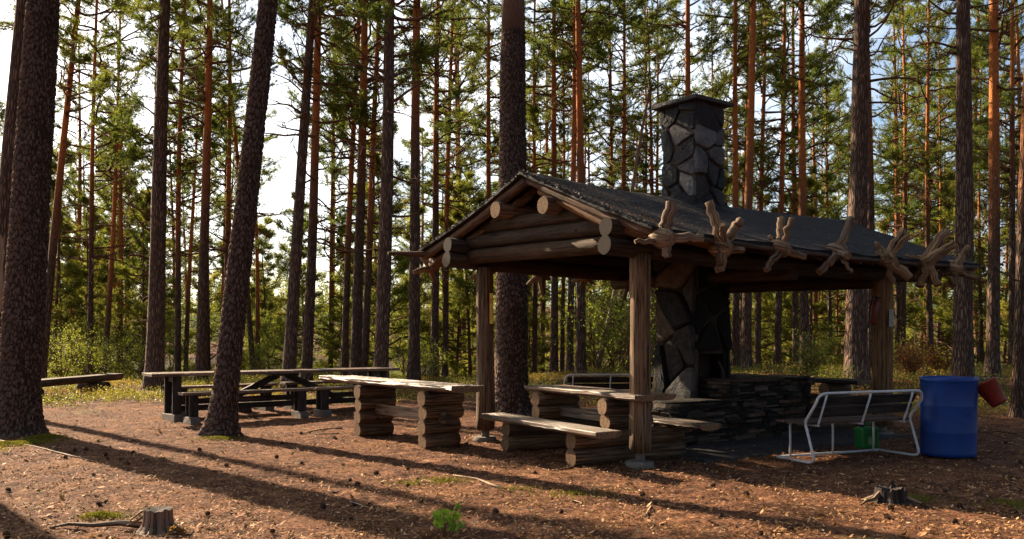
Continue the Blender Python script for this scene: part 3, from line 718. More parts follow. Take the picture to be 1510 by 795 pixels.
# ---------------------------------------------------------------- shelter
TH = math.radians(37); P0 = Vector((1.36, 9.0, 0))
u = Vector((math.cos(TH), math.sin(TH), 0)); v = Vector((-math.sin(TH), math.cos(TH), 0))
def loc(p): q = Vector(p) - P0; return Vector((q.dot(u), q.dot(v), q.z))
sh = empty('log_shelter', P0, TH, 'open log shelter with dark felt roof, root-ended rafters and four posts', 'shelter')
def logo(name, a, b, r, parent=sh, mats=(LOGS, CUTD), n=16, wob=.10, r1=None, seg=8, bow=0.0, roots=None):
    a, b = Vector(a), Vector(b); m = MB(); r1 = r1 or r
    pts = [a.lerp(b, k/seg) + Vector((0, 0, -bow*math.sin(PI*k/seg))) for k in range(seg+1)]
    m.tube(pts, [r + (r1-r)*k/seg for k in range(seg+1)], n, True, 0, 1, wob, rnd.uniform(0, 30))
    return m.build(name, list(mats), parent)
for (pu, pv, r, zt) in ((0, 0, .112, 2.25), (0, 2.85, .118, 2.30), (4.81, 0, .135, 2.22), (4.81, 2.9, .13, 2.30)):
    p = logo('post', (pu, pv, .15), (pu, pv, zt), r*1.04, mats=(LOG, CUT), r1=r*.96, seg=14, wob=.13, n=22)
    m = MB().tube([(pu, pv, .02), (pu, pv, .16)], .055, 12, True); m.build('post_foot', [CONC], p)
    m = MB().tube([(pu, pv, -.05), (pu, pv, .055)], [.16, .15], 9, True, wob=.2); m.build('footing', [CONC], p)
for (pv, z1, z2) in ((0, 2.315, 2.505), (3.0, 2.39, 2.585)):
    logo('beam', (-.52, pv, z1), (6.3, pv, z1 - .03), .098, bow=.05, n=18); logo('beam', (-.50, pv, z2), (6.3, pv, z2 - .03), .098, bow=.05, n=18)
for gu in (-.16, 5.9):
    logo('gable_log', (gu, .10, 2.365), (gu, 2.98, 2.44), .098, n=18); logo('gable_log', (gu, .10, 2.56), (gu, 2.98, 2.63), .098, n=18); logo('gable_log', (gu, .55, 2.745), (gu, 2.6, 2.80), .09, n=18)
for (pv, z) in ((1.10, 2.87), (2.02, 2.93)):
    logo('purlin', (-.44, pv, z), (6.35, pv, z), .10, mats=(RED, CUT), n=18)
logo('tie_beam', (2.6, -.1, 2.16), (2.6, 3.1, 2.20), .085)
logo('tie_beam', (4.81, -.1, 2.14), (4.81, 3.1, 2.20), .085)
# roof
RV, RZ = 1.55, 3.33
def roofz(vv): return RZ - (RV - vv) * .411 if vv < RV else RZ - (vv - RV) * .315
nu, nv = 70, 46; U0, U1, V0, V1 = -.42, 6.47, -.56, 3.88; Vt = []; 
us = np.linspace(U0, U1, nu)
vs = np.concatenate([np.linspace(V0, RV, nv//2, endpoint=False), np.linspace(RV, V1, nv - nv//2)])
for lay in (0, 1):
    for j, vv in enumerate(vs):
        for i, uu in enumerate(us):
            e = .022*mn.noise(Vector((uu*1.6, vv*1.6, 1))) + .010*mn.noise(Vector((uu*6, vv*6, 4)))
            sag = -.05*math.sin(PI*(uu-U0)/(U1-U0)) - .05*math.sin(PI*min(1, abs(vv-RV)/2.2))*(1 if vv > RV else .4)
            lap = .010 * (((vv - V0)/.62) % 1.0)
            eu, ev = uu, vv
            if i in (0, nu-1): eu += .02*mn.noise(Vector((vv*5, 0, 2)))
            if j in (0, nv-1): ev += .02*mn.noise(Vector((uu*6, 0, 3)))
            dx = max(0, abs(uu-2.63)-.29); dy = max(0, abs(vv-1.56)-.29); dch = math.hypot(dx, dy)
            up = .13*math.exp(-(dch/.10)**2)
            Vt.append((eu, ev, roofz(vv) + e + sag - (lap if lay == 0 else 0) + up - (.035 if lay else 0)))
m = MB(); m.v = Vt; NN = nu*nv
for j in range(nv-1):
    for i in range(nu-1):
        q = [j*nu+i, j*nu+i+1, (j+1)*nu+i+1, (j+1)*nu+i]; uvq = [(Vt[k][0], Vt[k][1]) for k in q]
        m.face(tuple(q), tuple(uvq), 0, True); m.face(tuple(k+NN for k in reversed(q)), tuple(reversed(uvq)), 1, False)
def rim(a, b): m.face((a, a+NN, b+NN, b), tuple((Vt[k][0]+Vt[k][2], Vt[k][1]+.3*q) for q, k in enumerate((a, a+NN, b+NN, b))), 0, False)
for i in range(nu-1): rim(i+1, i); rim((nv-1)*nu+i, (nv-1)*nu+i+1)
for j in range(nv-1): rim(j*nu, (j+1)*nu); rim((j+1)*nu+nu-1, j*nu+nu-1)
rf = m.build('roof', [ROOF, PLD], sh)
# gritty torn felt strip along the near gable edge and eaves
V_, t_ = [], []
P = []
for k in range(2600):
    vv = rnd.uniform(V0, V1); uu = U0 + abs(rnd.gauss(0, .045)); P.append((uu, vv, roofz(vv) - .05*math.sin(PI*min(1, abs(vv-RV)/2.2))*(1 if vv > RV else .4) + .006))
V2, t2 = leaves(np.array(P), 1, .008, .013)
Pq = []
for k in range(3800):
    vv = rnd.uniform(V0, 1.5); uu = U0 + min(6.7, rnd.expovariate(1.3) if k % 3 else rnd.uniform(.1, 6.7)); Pq.append((uu, vv, roofz(vv) + .022*mn.noise(Vector((uu*1.6, vv*1.6, 1))) -.05*math.sin(PI*(uu-U0)/(U1-U0)) - .05*math.sin(PI*min(1, abs(vv-RV)/2.2))*.4 + .006))
Vd, td = leaves(np.array(Pq), 1, .002, .012); Vd = Vd.reshape(-1, 4, 3); cz = Vd[:, :, 2].mean(1, keepdims=True); Vd[:, :, 2] = cz + (Vd[:, :, 2] - cz)*.25
np_mesh('roof_debris', Vd.reshape(-1, 3), np.arange(len(Pq)*4).reshape(-1, 4), LITT, rf, td)
GR = m_plain('roof_grit', (.10, .10, .10), .7, var=.8, scale=60)
gr = np_mesh('felt_grit', V2, np.arange(len(V2)).reshape(-1, 4), GR, rf, t2)
# decking boards seen from below and rake boards
m = MB()
for k in range(24):
    uu = -.36 + k*.29
    for (va, vb) in ((V0+.05, RV-.02), (RV+.02, V1-.05)):
        n_ = 8
        m.tube([(uu, va+(vb-va)*q/n_, roofz(va+(vb-va)*q/n_) - .095 - .05*math.sin(PI*(uu-U0)/(U1-U0)) - .05*math.sin(PI*min(1, abs(va+(vb-va)*q/n_-RV)/2.2))*(1 if va > 1 else .4)) for q in range(n_+1)], .05, 6, True, wob=.15, seed=k, sq=1.0) if k % 3 else None
m.build('roof_poles', [LOGD], sh)
def rake(uu, va, vb, zo, w, t, mat, r=None):
    m = MB(); n_ = 10; pts = []
    for q in range(n_+1):
        vv = va + (vb-va)*q/n_; pts.append((uu + .008*math.sin(q*2.1), vv, roofz(vv) + zo - .05*math.sin(PI*min(1, abs(vv-RV)/2.2))*(1 if vv > RV else .4)))
    m.tube(pts, w, 10, True, 0, 1, .22, rnd.uniform(0, 9), sq=t); return m.build('rake_board', [mat, CUT], sh)
rake(-.33, V0+.04, RV+.02, -.088, .045, .8, RED); rake(-.33, RV-.02, V1-.05, -.10, .062, .9, RED)
rake(-.20, RV+.3, V1+.02, -.19, .05, .9, RED)
rake(6.40, V0+.04, RV, -.088, .045, .8, RED); rake(6.40, RV, V1-.05, -.088, .045, .8, RED)
for (vv, uu0, uu1, r) in ((V1-.02, -.78, 6.6, .035), (V0+.02, -.30, 6.4, .03)):
    m = MB().tube([(uu0 + (uu1-uu0)*q/10, vv, roofz(vv) - .07 - .05*math.sin(PI*q/10)) for q in range(11)], r, 8, True, 0, 1, .15)
    m.build('eave_pole', [LOGD, CUT], sh)
m = MB().tube([(-.95, V1-.10, roofz(V1)-.085), (-.3, V1-.12, roofz(V1)-.05), (1.2, V1-.12, roofz(V1)-.06)], [.02, .032, .035], 8, True, 0, 1, .15); m.build('eave_pole', [LOG, CUT], sh)

# rafters with root ends; arms given as photo points with a width and a depth offset
RO = [
 ((981, 352), [((990, 297), 13, -.02, 15), ((936, 357), 6, -.05, 9), ((1036, 351), 12, .0, 12), ((985, 380), 9, -.04, 11)]),
 ((1066, 366), [((1045, 297), 10, .0, 15), ((1066, 331), 7, -.15, 9), ((1092, 325), 11, .08, 12), ((1096, 369), 9, -.05, 10), ((1063, 401), 13, -.03, 14), ((1040, 352), 5, .1, 16)]),
 ((1153, 367), [((1151, 320), 9, .05, 12), ((1168, 321), 8, -.1, 11), ((1135, 347), 5, .05, 12), ((1128, 398), 8, -.1, 10), ((1189, 379), 7, -.05, 10)]),
 ((1237, 372), [((1256, 321), 8, .0, 13), ((1207, 402), 8, -.08, 10), ((1256, 402), 4, -.12, 9), ((1250, 378), 10, -.2, 14)]),
 ((1308, 382), [((1331, 341), 9, .0, 15), ((1341, 346), 6, -.12, 9), ((1291, 359), 6, .05, 15), ((1342, 411), 10, -.1, 14), ((1316, 418), 7, .0, 12)]),
 ((1366, 386), [((1394, 341), 13, .0, 15), ((1409, 358), 12, -.15, 14), ((1335, 377), 5, .0, 9), ((1357, 423), 9, -.05, 10), ((1384, 421), 9, -.1, 12), ((1349, 412), 6, .1, 9)]),
 ((1409, 396), [((1427, 363), 7, .0, 12), ((1442, 412), 6, -.15, 11), ((1404, 421), 8, -.05, 12), ((1386, 404), 9, .1, 12)]),
]
def rootarms(m, hub, arms, D, toL, seed):
    r = random.Random(seed); hw = toL(at(hub[0], hub[1], D))
    for (tp, w, dd, wb) in arms:
        e = toL(at(tp[0], tp[1], D + dd)); L_ = (e - hw).length; n_ = 9
        pts = [hw.lerp(e, k/n_) + Vector((r.gauss(0, .010), r.gauss(0, .010), r.gauss(0, .010)))*(1 if 0 < k < n_ else 0) for k in range(n_+1)]
        r1 = w/2/F*D*1.15; r0 = wb/2/F*D*1.5
        m.tube(pts, [(r0 + (r1-r0)*(k/n_)**.45)*r.uniform(.94, 1.06) for k in range(n_+1)], 14, True, 0, 1, .32, r.uniform(0, 20))
    m.tube([hw + Vector((0, .14, .03)), hw + Vector((0, .05, .01)), hw + Vector((0, -.05, -.01)), hw + Vector((0, -.10, -.02))], [.08, .10, .085, .05], 14, True, 0, 1, .45, seed)
    return hw
hubs = []
for k, (hub, arms) in enumerate(RO):
    k_ = (hub[0]-755)/F; uu = (k_*8.52 - 1.72) / (.799 - k_*.602); D = 8.52 + .602*uu
    m = MB(); hw = rootarms(m, hub, arms, D, loc, 40+k)
    a = Vector((hw.x, hw.y + .02, hw.z)); b = Vector((hw.x, 1.35, roofz(1.35) - .17)); a2 = Vector((hw.x, .25, roofz(.25) - .21))
    rr = MB().tube([a, a.lerp(a2, .5), a2, a2.lerp(b, .5), b], [.058, .06, .06, .055, .05], 10, True, 0, 1, .12, k).build('rafter', [RED, CUT], sh)
    m.build('root_end', [ROOT, CUT], rr); hubs.append((hw.x, hw.z))
m = None
for k, uu in enumerate((-.12, .9, 1.9, 2.9, 3.9, 4.9, 5.9)):
    r = random.Random(77+k); hz = roofz(3.95) - .22; hw = Vector((uu, 4.0, hz)); b = Vector((uu, 1.75, roofz(1.75) - .17)); a2 = Vector((uu, 3.0, roofz(3.0) - .22))
    rr = MB().tube([hw, hw.lerp(a2, .5), a2, a2.lerp(b, .5), b], [.055, .058, .06, .055, .05], 10, True, 0, 1, .12, k).build('rafter', [RED, CUT], sh)
    m = MB()
    for q in range(5):
        an = q*1.25 + r.uniform(-.4, .4); e = hw + Vector((math.cos(an)*r.uniform(.15, .30), r.uniform(.0, .25), math.sin(an)*r.uniform(.12, .32)))
        m.tube([hw, hw.lerp(e, .5) + Vector((0, .03, .02)), e], [.055, .045, .03], 8, True, 0, 1, .3, q)
    m.build('root_end', [ROOT, CUT], rr)
# notices on the posts
m = MB().box((.0, 0, 0), (.045, .006, .40)); st = m.build('yellow_label', [YEL], sh)
pl = loc(at(724.5, 455, 11.16)); st.location = (pl.x, pl.y, pl.z); st.rotation_euler = (0, 0, -TH)
m = MB()
for q in range(7): m.box((0, -.005, .02 - q*.027), (.032, .004, .009), Matrix.Rotation(.25, 3, 'Y'))
m.box((0, -.005, .10), (.04, .004, .07)); mk = m.build('print_marks', [YELR], st)
nt = MB().box((0, 0, 0), (.062, .006, .235)).build('notice', [PAPER], sh); pl = loc(at(1314.5, 469, 11.74)); nt.location = pl; nt.rotation_euler = (0, 0, -TH)
m = MB()
for q in range(9): m.box((rnd.uniform(-.006, .002), -.005, .09 - q*.022), (rnd.uniform(.03, .045), .003, .006))
m.build('print_lines', [INK], nt)
# extinguisher-like red cylinder hung on the left side of the right post
REDD = m_plain('dull_red_paint', (.16, .018, .012), .5, 0, .5)
fe = empty('fire_extinguisher', at(1287, 478, 11.72), 0, 'small dark red extinguisher hanging on the left side of the right post', 'extinguisher'); fe.rotation_euler = (0, .16, 0)
MB().tube([(0, 0, 0), (0, 0, .012), (0, 0, .30), (0, 0, .33), (0, 0, .345)], [.035, .046, .046, .03, .016], 16, True).build('cylinder', [REDD], fe)
MB().tube([(0, 0, .34), (-.02, 0, .39), (-.06, 0, .38), (-.075, 0, .2), (-.06, -.02, -.03), (-.09, -.02, -.12)], .008, 8, True).build('hose', [BLK], fe)
MB().box((.015, 0, .375), (.08, .02, .018)).box((.0, 0, .355), (.025, .025, .03)).build('valve', [BLK], fe)

# paving inside the shelter
m = MB(); m.box((2.85, .65, -.01), (4.3, 1.9, .07)); pv = m.build('paving', [PAVE]); pv.location = P0; pv.rotation_euler = (0, 0, TH); tag(pv, kind='structure')

# ---------------------------------------------------------------- fireplace
fp = empty('stone_fireplace', P0 + u*2.63 + v*1.56, TH, 'dark stone fireplace with stacked slate hearth and tall chimney through the roof', 'fireplace')
def clip(poly, p, n_):
    out = []
    for i in range(len(poly)):
        a, b = poly[i], poly[(i+1) % len(poly)]; da = (a[0]-p[0])*n_[0] + (a[1]-p[1])*n_[1]; db = (b[0]-p[0])*n_[0] + (b[1]-p[1])*n_[1]
        if da <= 0: out.append(a)
        if da*db < 0: t = da/(da-db); out.append((a[0]+(b[0]-a[0])*t, a[1]+(b[1]-a[1])*t))
    return out
def stones(mb, cols, o, ex, ez, W, Ht, n_, seed, gap=.013, dep=.05, black=None):
    r = random.Random(seed); pts = []; k = 0
    nr_ = Vector(ex).cross(Vector(ez)) 
    while len(pts) < n_ and k < 4000:
        k += 1; p = (r.uniform(0, W), r.uniform(0, Ht))
        if all(math.hypot(p[0]-q[0], (p[1]-q[1])*1.2) > .62*math.sqrt(W*Ht/n_) for q in pts): pts.append(p)
    for i, p in enumerate(pts):
        poly = [(-.01, 0), (W+.01, 0), (W+.01, Ht), (-.01, Ht)]
        for j, q in enumerate(pts):
            if j == i: continue
            mx, my = (p[0]+q[0])/2, (p[1]+q[1])/2; dx, dy = q[0]-p[0], q[1]-p[1]; L_ = math.hypot(dx, dy); g = gap*r.uniform(.4, 1.6)
            poly = clip(poly, (mx - dx/L_*g, my - dy/L_*g), (dx/L_, dy/L_))
            if len(poly) < 3: break
        if len(poly) < 3: continue
        for _ in range(1): poly = [((1-w_)*a_[0]+w_*b_[0], (1-w_)*a_[1]+w_*b_[1]) for a_, b_ in zip(poly, poly[1:]+poly[:1]) for w_ in (.13, .87)]
        pp = []
        for a_, b_ in zip(poly, poly[1:]+poly[:1]):
            pp.append(a_); L_ = math.hypot(b_[0]-a_[0], b_[1]-a_[1])
            if L_ > .08: pp.append(((a_[0]+b_[0])/2 + r.gauss(0, .006), (a_[1]+b_[1])/2 + r.gauss(0, .006)))
        cx = sum(q[0] for q in pp)/len(pp); cy = sum(q[1] for q in pp)/len(pp); h = dep*r.uniform(.35, 1.4); tilt = (r.gauss(0, .10), r.gauss(0, .10))
        base = len(mb.v); N_ = len(pp)
        for (sc, hh) in ((1.0, -.01), (.985, h*.65), (.90, h), (.5, h*1.08)):
            for q in pp:
                x = cx + (q[0]-cx)*sc; y = cy + (q[1]-cy)*sc; hq = hh + (tilt[0]*(x-cx) + tilt[1]*(y-cy) if hh > 0 else 0) + (r.gauss(0, .0025) if hh > 0 else 0)
                mb.v.append(tuple(Vector(o) + Vector(ex)*x + Vector(ez)*y + nr_*hq))
        tv = r.random(); tv = tv*tv
        for lv in range(3):
            for q in range(N_):
                q2 = (q+1) % N_; mb.face((base+lv*N_+q, base+lv*N_+q2, base+(lv+1)*N_+q2, base+(lv+1)*N_+q), ((0, 0),)*4, 0, False); cols.append(tv)
        mb.face(tuple(base+3*N_+q for q in range(N_)), ((0, 0),)*N_, 0, False); cols.append(tv)
# chimney stack above the roof, in fireplace coordinates (x along u, y along v)
h = .275
ch = MB().box((0, 0, 3.78), (2*h, 2*h, 1.61)).build('chimney', [MORT], fp)
m = MB(); cl = []
for (o, ex) in (((-h, h, 2.95), (0, -1, 0)), ((-h, -h, 2.95), (1, 0, 0)), ((h, -h, 2.95), (0, 1, 0)), ((h, h, 2.95), (-1, 0, 0))):
    stones(m, cl, o, ex, (0, 0, 1), 2*h, 1.62, 14, 31 + int(10*o[0]) + 3*int(10*o[1]))
m.build('stonework', [STONE], ch, col=cl)
cap = MB().box((0, 0, 4.60), (.80, .80, .05), jit=.012).build('chimney_cap', [STONE], ch, bevel=.008, col=[.35]*6)
# lower stack with a sooty firebox
h2 = .34
m = MB().box((0, .12, 1.9), (2*h2, 2*h2-.24, 2.75)).box((0, -.2, 2.2), (2*h2, .26, 2.1))
bs = m.build('fire_stack', [DMORT], fp)
m = MB(); cl = []
stones(m, cl, (-h2, h2, .5), (0, -1, 0), (0, 0, 1), 2*h2, 2.3, 10, 5, dep=.07)
stones(m, cl, (h2, -h2, .5), (0, 1, 0), (0, 0, 1), 2*h2, 2.3, 13, 6, dep=.05)
m.build('stonework', [DSTONE], bs, col=cl)
MB().box((-h2+.05, -.2, .85), (.10, .27, .7)).box((h2-.05, -.2, .85), (.10, .27, .7)).build('firebox_side', [SOOT], bs)
m = MB(); cl = []; stones(m, cl, (-h2, -h2+.01, 1.2), (1, 0, 0), (0, 0, 1), 2*h2, 1.6, 10, 8, dep=.04)
m.build('sooty_stonework', [SOOT], bs, col=cl)
MB().box((0, -.06, .86), (.46, .02, .7)).build('firebox_back', [SOOT], bs)
m = MB().tube([(h2-.02, -h2+.0, .55), (h2-.10, -h2-.015, .75), (h2-.16, -h2-.02, .95), (h2-.22, -h2-.01, 1.05)], [.05, .035, .02, .012], 8, True, wob=.4); m.build('mortar_ridge', [MORT], bs)
m = MB().tube([(-h2+.02, -h2-.005, .5+.28*k) for k in range(8)], [.03, .022, .026, .02, .024, .018, .022, .015], 8, True, wob=.5); m.build('mortar_seam', [MORT], bs)
# hearth of stacked slate: body plus thin slabs
lu = lambda a, b, z: (a - 2.63, b - 1.56, z)
m = MB()
m.box(lu(1.97, 1.22, .24), (.92, .86, .50)); m.box(lu(3.30, 1.36, .38), (1.66, 1.14, .78))
he = m.build('hearth', [SOOT], fp)
m = MB(); cl = []
def course(ua, va, ub, vb, ztop, seed):
    r = random.Random(seed); a = Vector((ua, va, 0)); b = Vector((ub, vb, 0)); L_ = (b-a).length; d = (b-a)/L_; nn = Vector((d.y, -d.x, 0)); z = .0
    while z < ztop - .012:
        hh = min(r.choice([.022, .03, .04, .055]), ztop - z); x = -r.uniform(0, .1)
        while x < L_ + .02:
            w = r.uniform(.09, .38); x1 = min(x + w, L_ + r.uniform(.0, .05)); pr = r.uniform(-.01, .035)
            if x1 - x > .02:
                c_ = a + d*((x+x1)/2) + nn*(pr - .05); q = Vector(lu(c_.x, c_.y, z + hh/2))
                M_ = Matrix((d, nn, Vector((0, 0, 1)))).transposed() @ Matrix.Rotation(r.gauss(0, .022), 3, 'Y')
                k0 = len(m.f); m.box(q, (x1-x-.006, .13, hh-.007), M_, jit=.004); cl.extend([r.random()**2]*6)
            x = x1 + .002
        z += hh
course(1.45, .75, 2.48, .75, .54, 1); course(2.42, .75, 4.16, .75, .80, 2); course(1.45, 1.68, 1.45, .75, .54, 3); course(4.16, .75, 4.16, 1.95, .80, 4); course(2.45, 1.3, 2.45, .75, .80, 5)
m.build('slate_courses', [SLATE], he, col=cl)
m = MB(); cl = []
for (a, b, w_, d_, z) in ((1.7, .98, .5, .5, .555), (2.15, .95, .46, .46, .55), (1.7, 1.45, .5, .45, .55), (2.75, 1.0, .6, .6, .805), (3.3, 1.05, .55, .65, .80), (3.85, 1.0, .6, .6, .81), (3.2, 1.6, 1.2, .55, .80), (3.95, 1.6, .5, .6, .80)):
    m.box(lu(a, b, z), (w_, d_, .035), Matrix.Rotation(rnd.gauss(0, .03), 3, 'Z'), jit=.012); cl += [rnd.random()*.6]*6
m.build('hearth_slabs', [SLATE], he, bevel=.004, col=cl)

# ---------------------------------------------------------------- log furniture
def slab(m, y0, y1, xa, xb, zt, th, seed):
    """thick half-round plank along y with wavy edges"""
    n_ = 14; r = random.Random(seed); base = len(m.v); o = r.uniform(0, 30)
    prof = [(0, 1), (1, 1), (1.0, .45), (.86, 0.06), (.5, -.02), (.14, .06), (0, .45)]
    for k in range(n_+1):
        y = y0 + (y1-y0)*k/n_; wa = xa + .014*mn.noise(Vector((y*1.5, seed, 0))); wb = xb + .014*mn.noise(Vector((y*1.5, seed, 5)))
        dz = .004*mn.noise(Vector((y*2, seed, 9)))
        for (pu_, pz) in prof: m.v.append((wa + (wb-wa)*pu_, y, zt - th + th*pz + dz))
    N_ = len(prof)
    for k in range(n_):
        for q in range(N_):
            q2 = (q+1) % N_; y, y2 = y0+(y1-y0)*k/n_, y0+(y1-y0)*(k+1)/n_; ua, ub = prof[q][0]*(xb-xa)+prof[q][1]*.05, prof[q2][0]*(xb-xa)+prof[q2][1]*.05
            m.face((base+k*N_+q, base+(k+1)*N_+q, base+(k+1)*N_+q2, base+k*N_+q2), ((ua+o, y), (ua+o, y2), (ub+o, y2), (ub+o, y)), 0, False)
    for k, rev in ((0, False), (n_, True)):
        idx = [base+k*N_+q for q in range(N_)]; uv = [(p[0]*(xb-xa), p[1]*th) for p in prof]
        if rev: idx.reverse(); uv.reverse()
        m.face(tuple(idx), tuple(uv), 1)
    return m
def logstack(root, xa, xb, y, zs, r, name='leg_log', mats=(LOG, CUT), jit=.03, rs=None):
    for k, z in enumerate(zs):
        a = xa + rnd.uniform(-jit, jit); b = xb + rnd.uniform(-jit, jit)
        logo(name, (a, y + rnd.uniform(-.006, .006), z), (b, y + rnd.uniform(-.006, .006), z), r if rs is None else rs[k], root, mats, 18, .12, seg=5)
# A: big log table left of the shelter; local y runs away along v
A0 = Vector((-1.70, 11.19, 0)); tA = empty('log_table', A0, TH, 'log table with two stacked-log legs and two thick planks left of the shelter', 'table')
slab(MB(), -1.67, 2.03, 0, .26, .80, .085, 3).build('tabletop_plank', [PLANK, CUT], tA, bevel=.006)
slab(MB(), -1.60, 1.93, .275, .52, .79, .075, 4).build('tabletop_plank', [PLANK, CUT], tA, bevel=.006)
for (py, off) in ((-.95, .04), (.72, .0)):
    logstack(tA, -.03+off, .52+off, py, [.085, .26, .44, .615], .096)
m = MB().box((.26, -.12, .375), (.055, 1.95, .14)); m.build('stretcher', [PLANK], tA, bevel=.008)
MB().box((.26, -1.12, .375), (.16, .05, .06)).build('wedge', [LOGD], tA, bevel=.004)
# B: picnic set under the roof, and its copy by the right post
def picnic(loc_, rz, label, name='log_picnic_table'):
    s = empty(name, loc_, rz, label, 'picnic table', 'log picnic tables under the roof')
    for y in (0, 1.37):
        logstack(s, 0, 1.53, y, [.085, .265], .097, 'runner_log', jit=.02)
        logstack(s, .44, 1.04, y, [.445, .615], .09, 'leg_log')
    slab(MB(), -.65, 1.80, -.12, .20, .425, .075, 11).build('bench_plank', [PLANK, CUT], s, bevel=.006)
    slab(MB(), -.60, 1.75, 1.30, 1.60, .425, .075, 12).build('bench_plank', [PLANK, CUT], s, bevel=.006)
    slab(MB(), -.55, 1.70, .45, .74, .765, .07, 13).build('tabletop_plank', [PLANK, CUT], s, bevel=.006)
    slab(MB(), -.50, 1.62, .755, 1.04, .76, .065, 14).build('tabletop_plank', [PLANK, CUT], s, bevel=.006)
    m = MB().box((.75, .68, .46), (.06, 1.5, .12)); m.build('stretcher', [PLANK], s, bevel=.006)
    return s
sB = picnic((.61, 9.02, 0), math.radians(30), 'log picnic table with two plank benches between the left and front posts')
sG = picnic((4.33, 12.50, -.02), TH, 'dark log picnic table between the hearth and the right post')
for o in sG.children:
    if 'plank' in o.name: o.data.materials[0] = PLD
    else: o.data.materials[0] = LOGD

# C: long dark table with two benches in front and one behind, left
def legs(root, x, yc, half, zt, blk=True):
    for s in (-1, 1):
        MB().box((x, yc + s*half, zt/2 + .03), (.14, .05, zt - .06)).build('leg', [PLD], root, bevel=.004)
    MB().box((x, yc, zt - .05), (.06, half*2.6, .10)).build('leg_rail', [PLD], root, bevel=.004)
    MB().box((x + .0, yc, .045), (.16, half*2 + .22, .14), jit=.008).build('foot_block', [CONC], root, bevel=.01)
CT = math.radians(38)
tC = empty('long_table', (-5.54, 13.78, ground(-5.5, 13.8)), CT, 'long dark plank table with an inverted V brace behind the leaning pine', 'table')
MB().box((1.99, .16, .775), (4.58, .32, .05)).build('tabletop_plank', [PLANK], tC, bevel=.004)
MB().box((1.97, .50, .775), (4.50, .33, .05)).build('tabletop_plank', [PLANK], tC, bevel=.004)
for x in (.12, 3.95): legs(tC, x, .33, .22, .75)
for (xa, za, xb_, zb) in ((.85, .22, 1.95, .72), (3.2, .22, 2.1, .72)):
    L_ = math.hypot(xb_-xa, zb-za); MB().box(((xa+xb_)/2, .33, (za+zb)/2), (L_, .07, .11), Matrix.Rotation(-math.atan2(zb-za, xb_-xa), 3, 'Y')).build('brace', [PLD], tC, bevel=.004)
MB().box((2.03, .33, .725), (.5, .3, .05)).build('brace_block', [PLD], tC)
MB().box((2.0, .33, .20), (3.8, .07, .10)).build('stretcher', [PLD], tC)
def cbench(s0, s1, w, lab):
    p = Vector((-5.32, 13.5, 0)) + Vector((math.cos(CT), math.sin(CT), 0))*s0 + Vector((-math.sin(CT), math.cos(CT), 0))*w
    b = empty('plank_bench', (p.x, p.y, ground(p.x, p.y)), CT, lab, 'bench', 'benches at the long dark table')
    L_ = s1 - s0
    MB().box((L_/2, -.12, .485), (L_, .26, .045)).build('seat', [PLANK], b, bevel=.004)
    for x in (.18, L_-.18): legs(b, x, -.12, .09, .46)
    MB().box((L_/2, -.12, .36), (L_-.5, .045, .09)).build('stretcher', [PLD], b)
cbench(0, 2.19, 0, 'long bench on paired legs in front of the left half of the long table')
cbench(2.25, 3.95, 0, 'shorter bench in front of the right half of the long table')
cbench(.3, 2.2, 1.55, 'bench on the far side of the long table, left one'); cbench(2.35, 4.1, 1.55, 'bench on the far side of the long table, right one')
# D: low plank bench far left
a, b = at(42, 564, 18.2), at(173, 555, 21.4)
bd = empty('log_bench', (b.x, b.y, ground(b.x, b.y)), math.atan2(b.y-a.y, b.x-a.x) - PI/2, 'low thick plank bench on a log support behind the biggest left trunk', 'bench')
L_ = math.hypot(b.x-a.x, b.y-a.y) + .5
bd.rotation_euler.x = .008
slab(MB(), -L_, 0, -.18, .18, .42, .17, 21).build('seat', [LOGD, CUTD], bd, bevel=.01)
for y in (-.95, -L_+.4): logo('support', (-.35, y, .13), (.35, y, .13), .14, bd, (LOGD, CUTD)); 

# ---------------------------------------------------------------- metal benches
def metal_bench(loc_, rz, label, W=1.52):
    s = empty('metal_bench', loc_, rz, label, 'bench', 'tube framed benches by the shelter')
    # local x along width, y towards the front of the seat; the back faces the viewpoint
    def arc(c, p, q, n_=5):
        c, p, q = Vector(c), Vector(p), Vector(q); return [p.lerp(c, t).lerp(c.lerp(q, t), t) for t in np.linspace(0, 1, n_)]
    def side(x, sx):
        pts = [Vector((x, .58, .03)), Vector((x, .14, .03))] + arc((x, .0, .03), (x, .10, .03), (x + sx*0, .015, .10)) + [Vector((x, .12, .40))] + arc((x, .14, .45), (x, .13, .41), (x, .115, .49))
        return pts
    Ltop = [Vector((.015, -.02, .66))]; ctop = arc((0, -.055, .775), (0, -.025, .67), (.12, -.055, .775)); ctop2 = arc((W, -.055, .775), (W-.12, -.055, .775), (W, -.025, .67))
    pts = list(reversed(side(0, 1))); pts = side(0, 1) + ctop + ctop2 + list(reversed(side(W, -1))) 
    fr = MB().tube(pts, .0145, 10, True); 
    fr.tube([(0, .58, .03), (W, .58, .03)], .0150, 10, True)
    fr.build('frame', [WHITE], s)
    for x in (.14, W/2, W-.14):
        MB().tube([(x, -.035, .76), (x, .085, .45), (x, .10, .415)], .0115, 8, True).build('back_strut', [WHITE], s)
        MB().tube([(x, .53, .03), (x, .53, .43)], .0125, 8, True).build('seat_strut', [WHITE], s)
        MB().tube([(x, .08, .415), (x, .58, .415)], .010, 6, True).build('seat_bearer', [WHITE], s)
    for k, z in enumerate((.575, .69)):
        y = .115 - (z-.45)*.50 + .03; MB().box((W/2, y, z), (W-.10, .024, .105), Matrix.Rotation(.45, 3, 'X')).build('back_board', [PLD], s, bevel=.004)
    for k in range(3): MB().box((W/2, .20 + k*.145, .44), (W+.06, .132, .026)).build('seat_board', [LOGD], s, bevel=.004)
    return s
metal_bench((3.20, 8.97, 0), math.radians(23), 'white tube framed bench with dark boards standing left of the blue barrel')
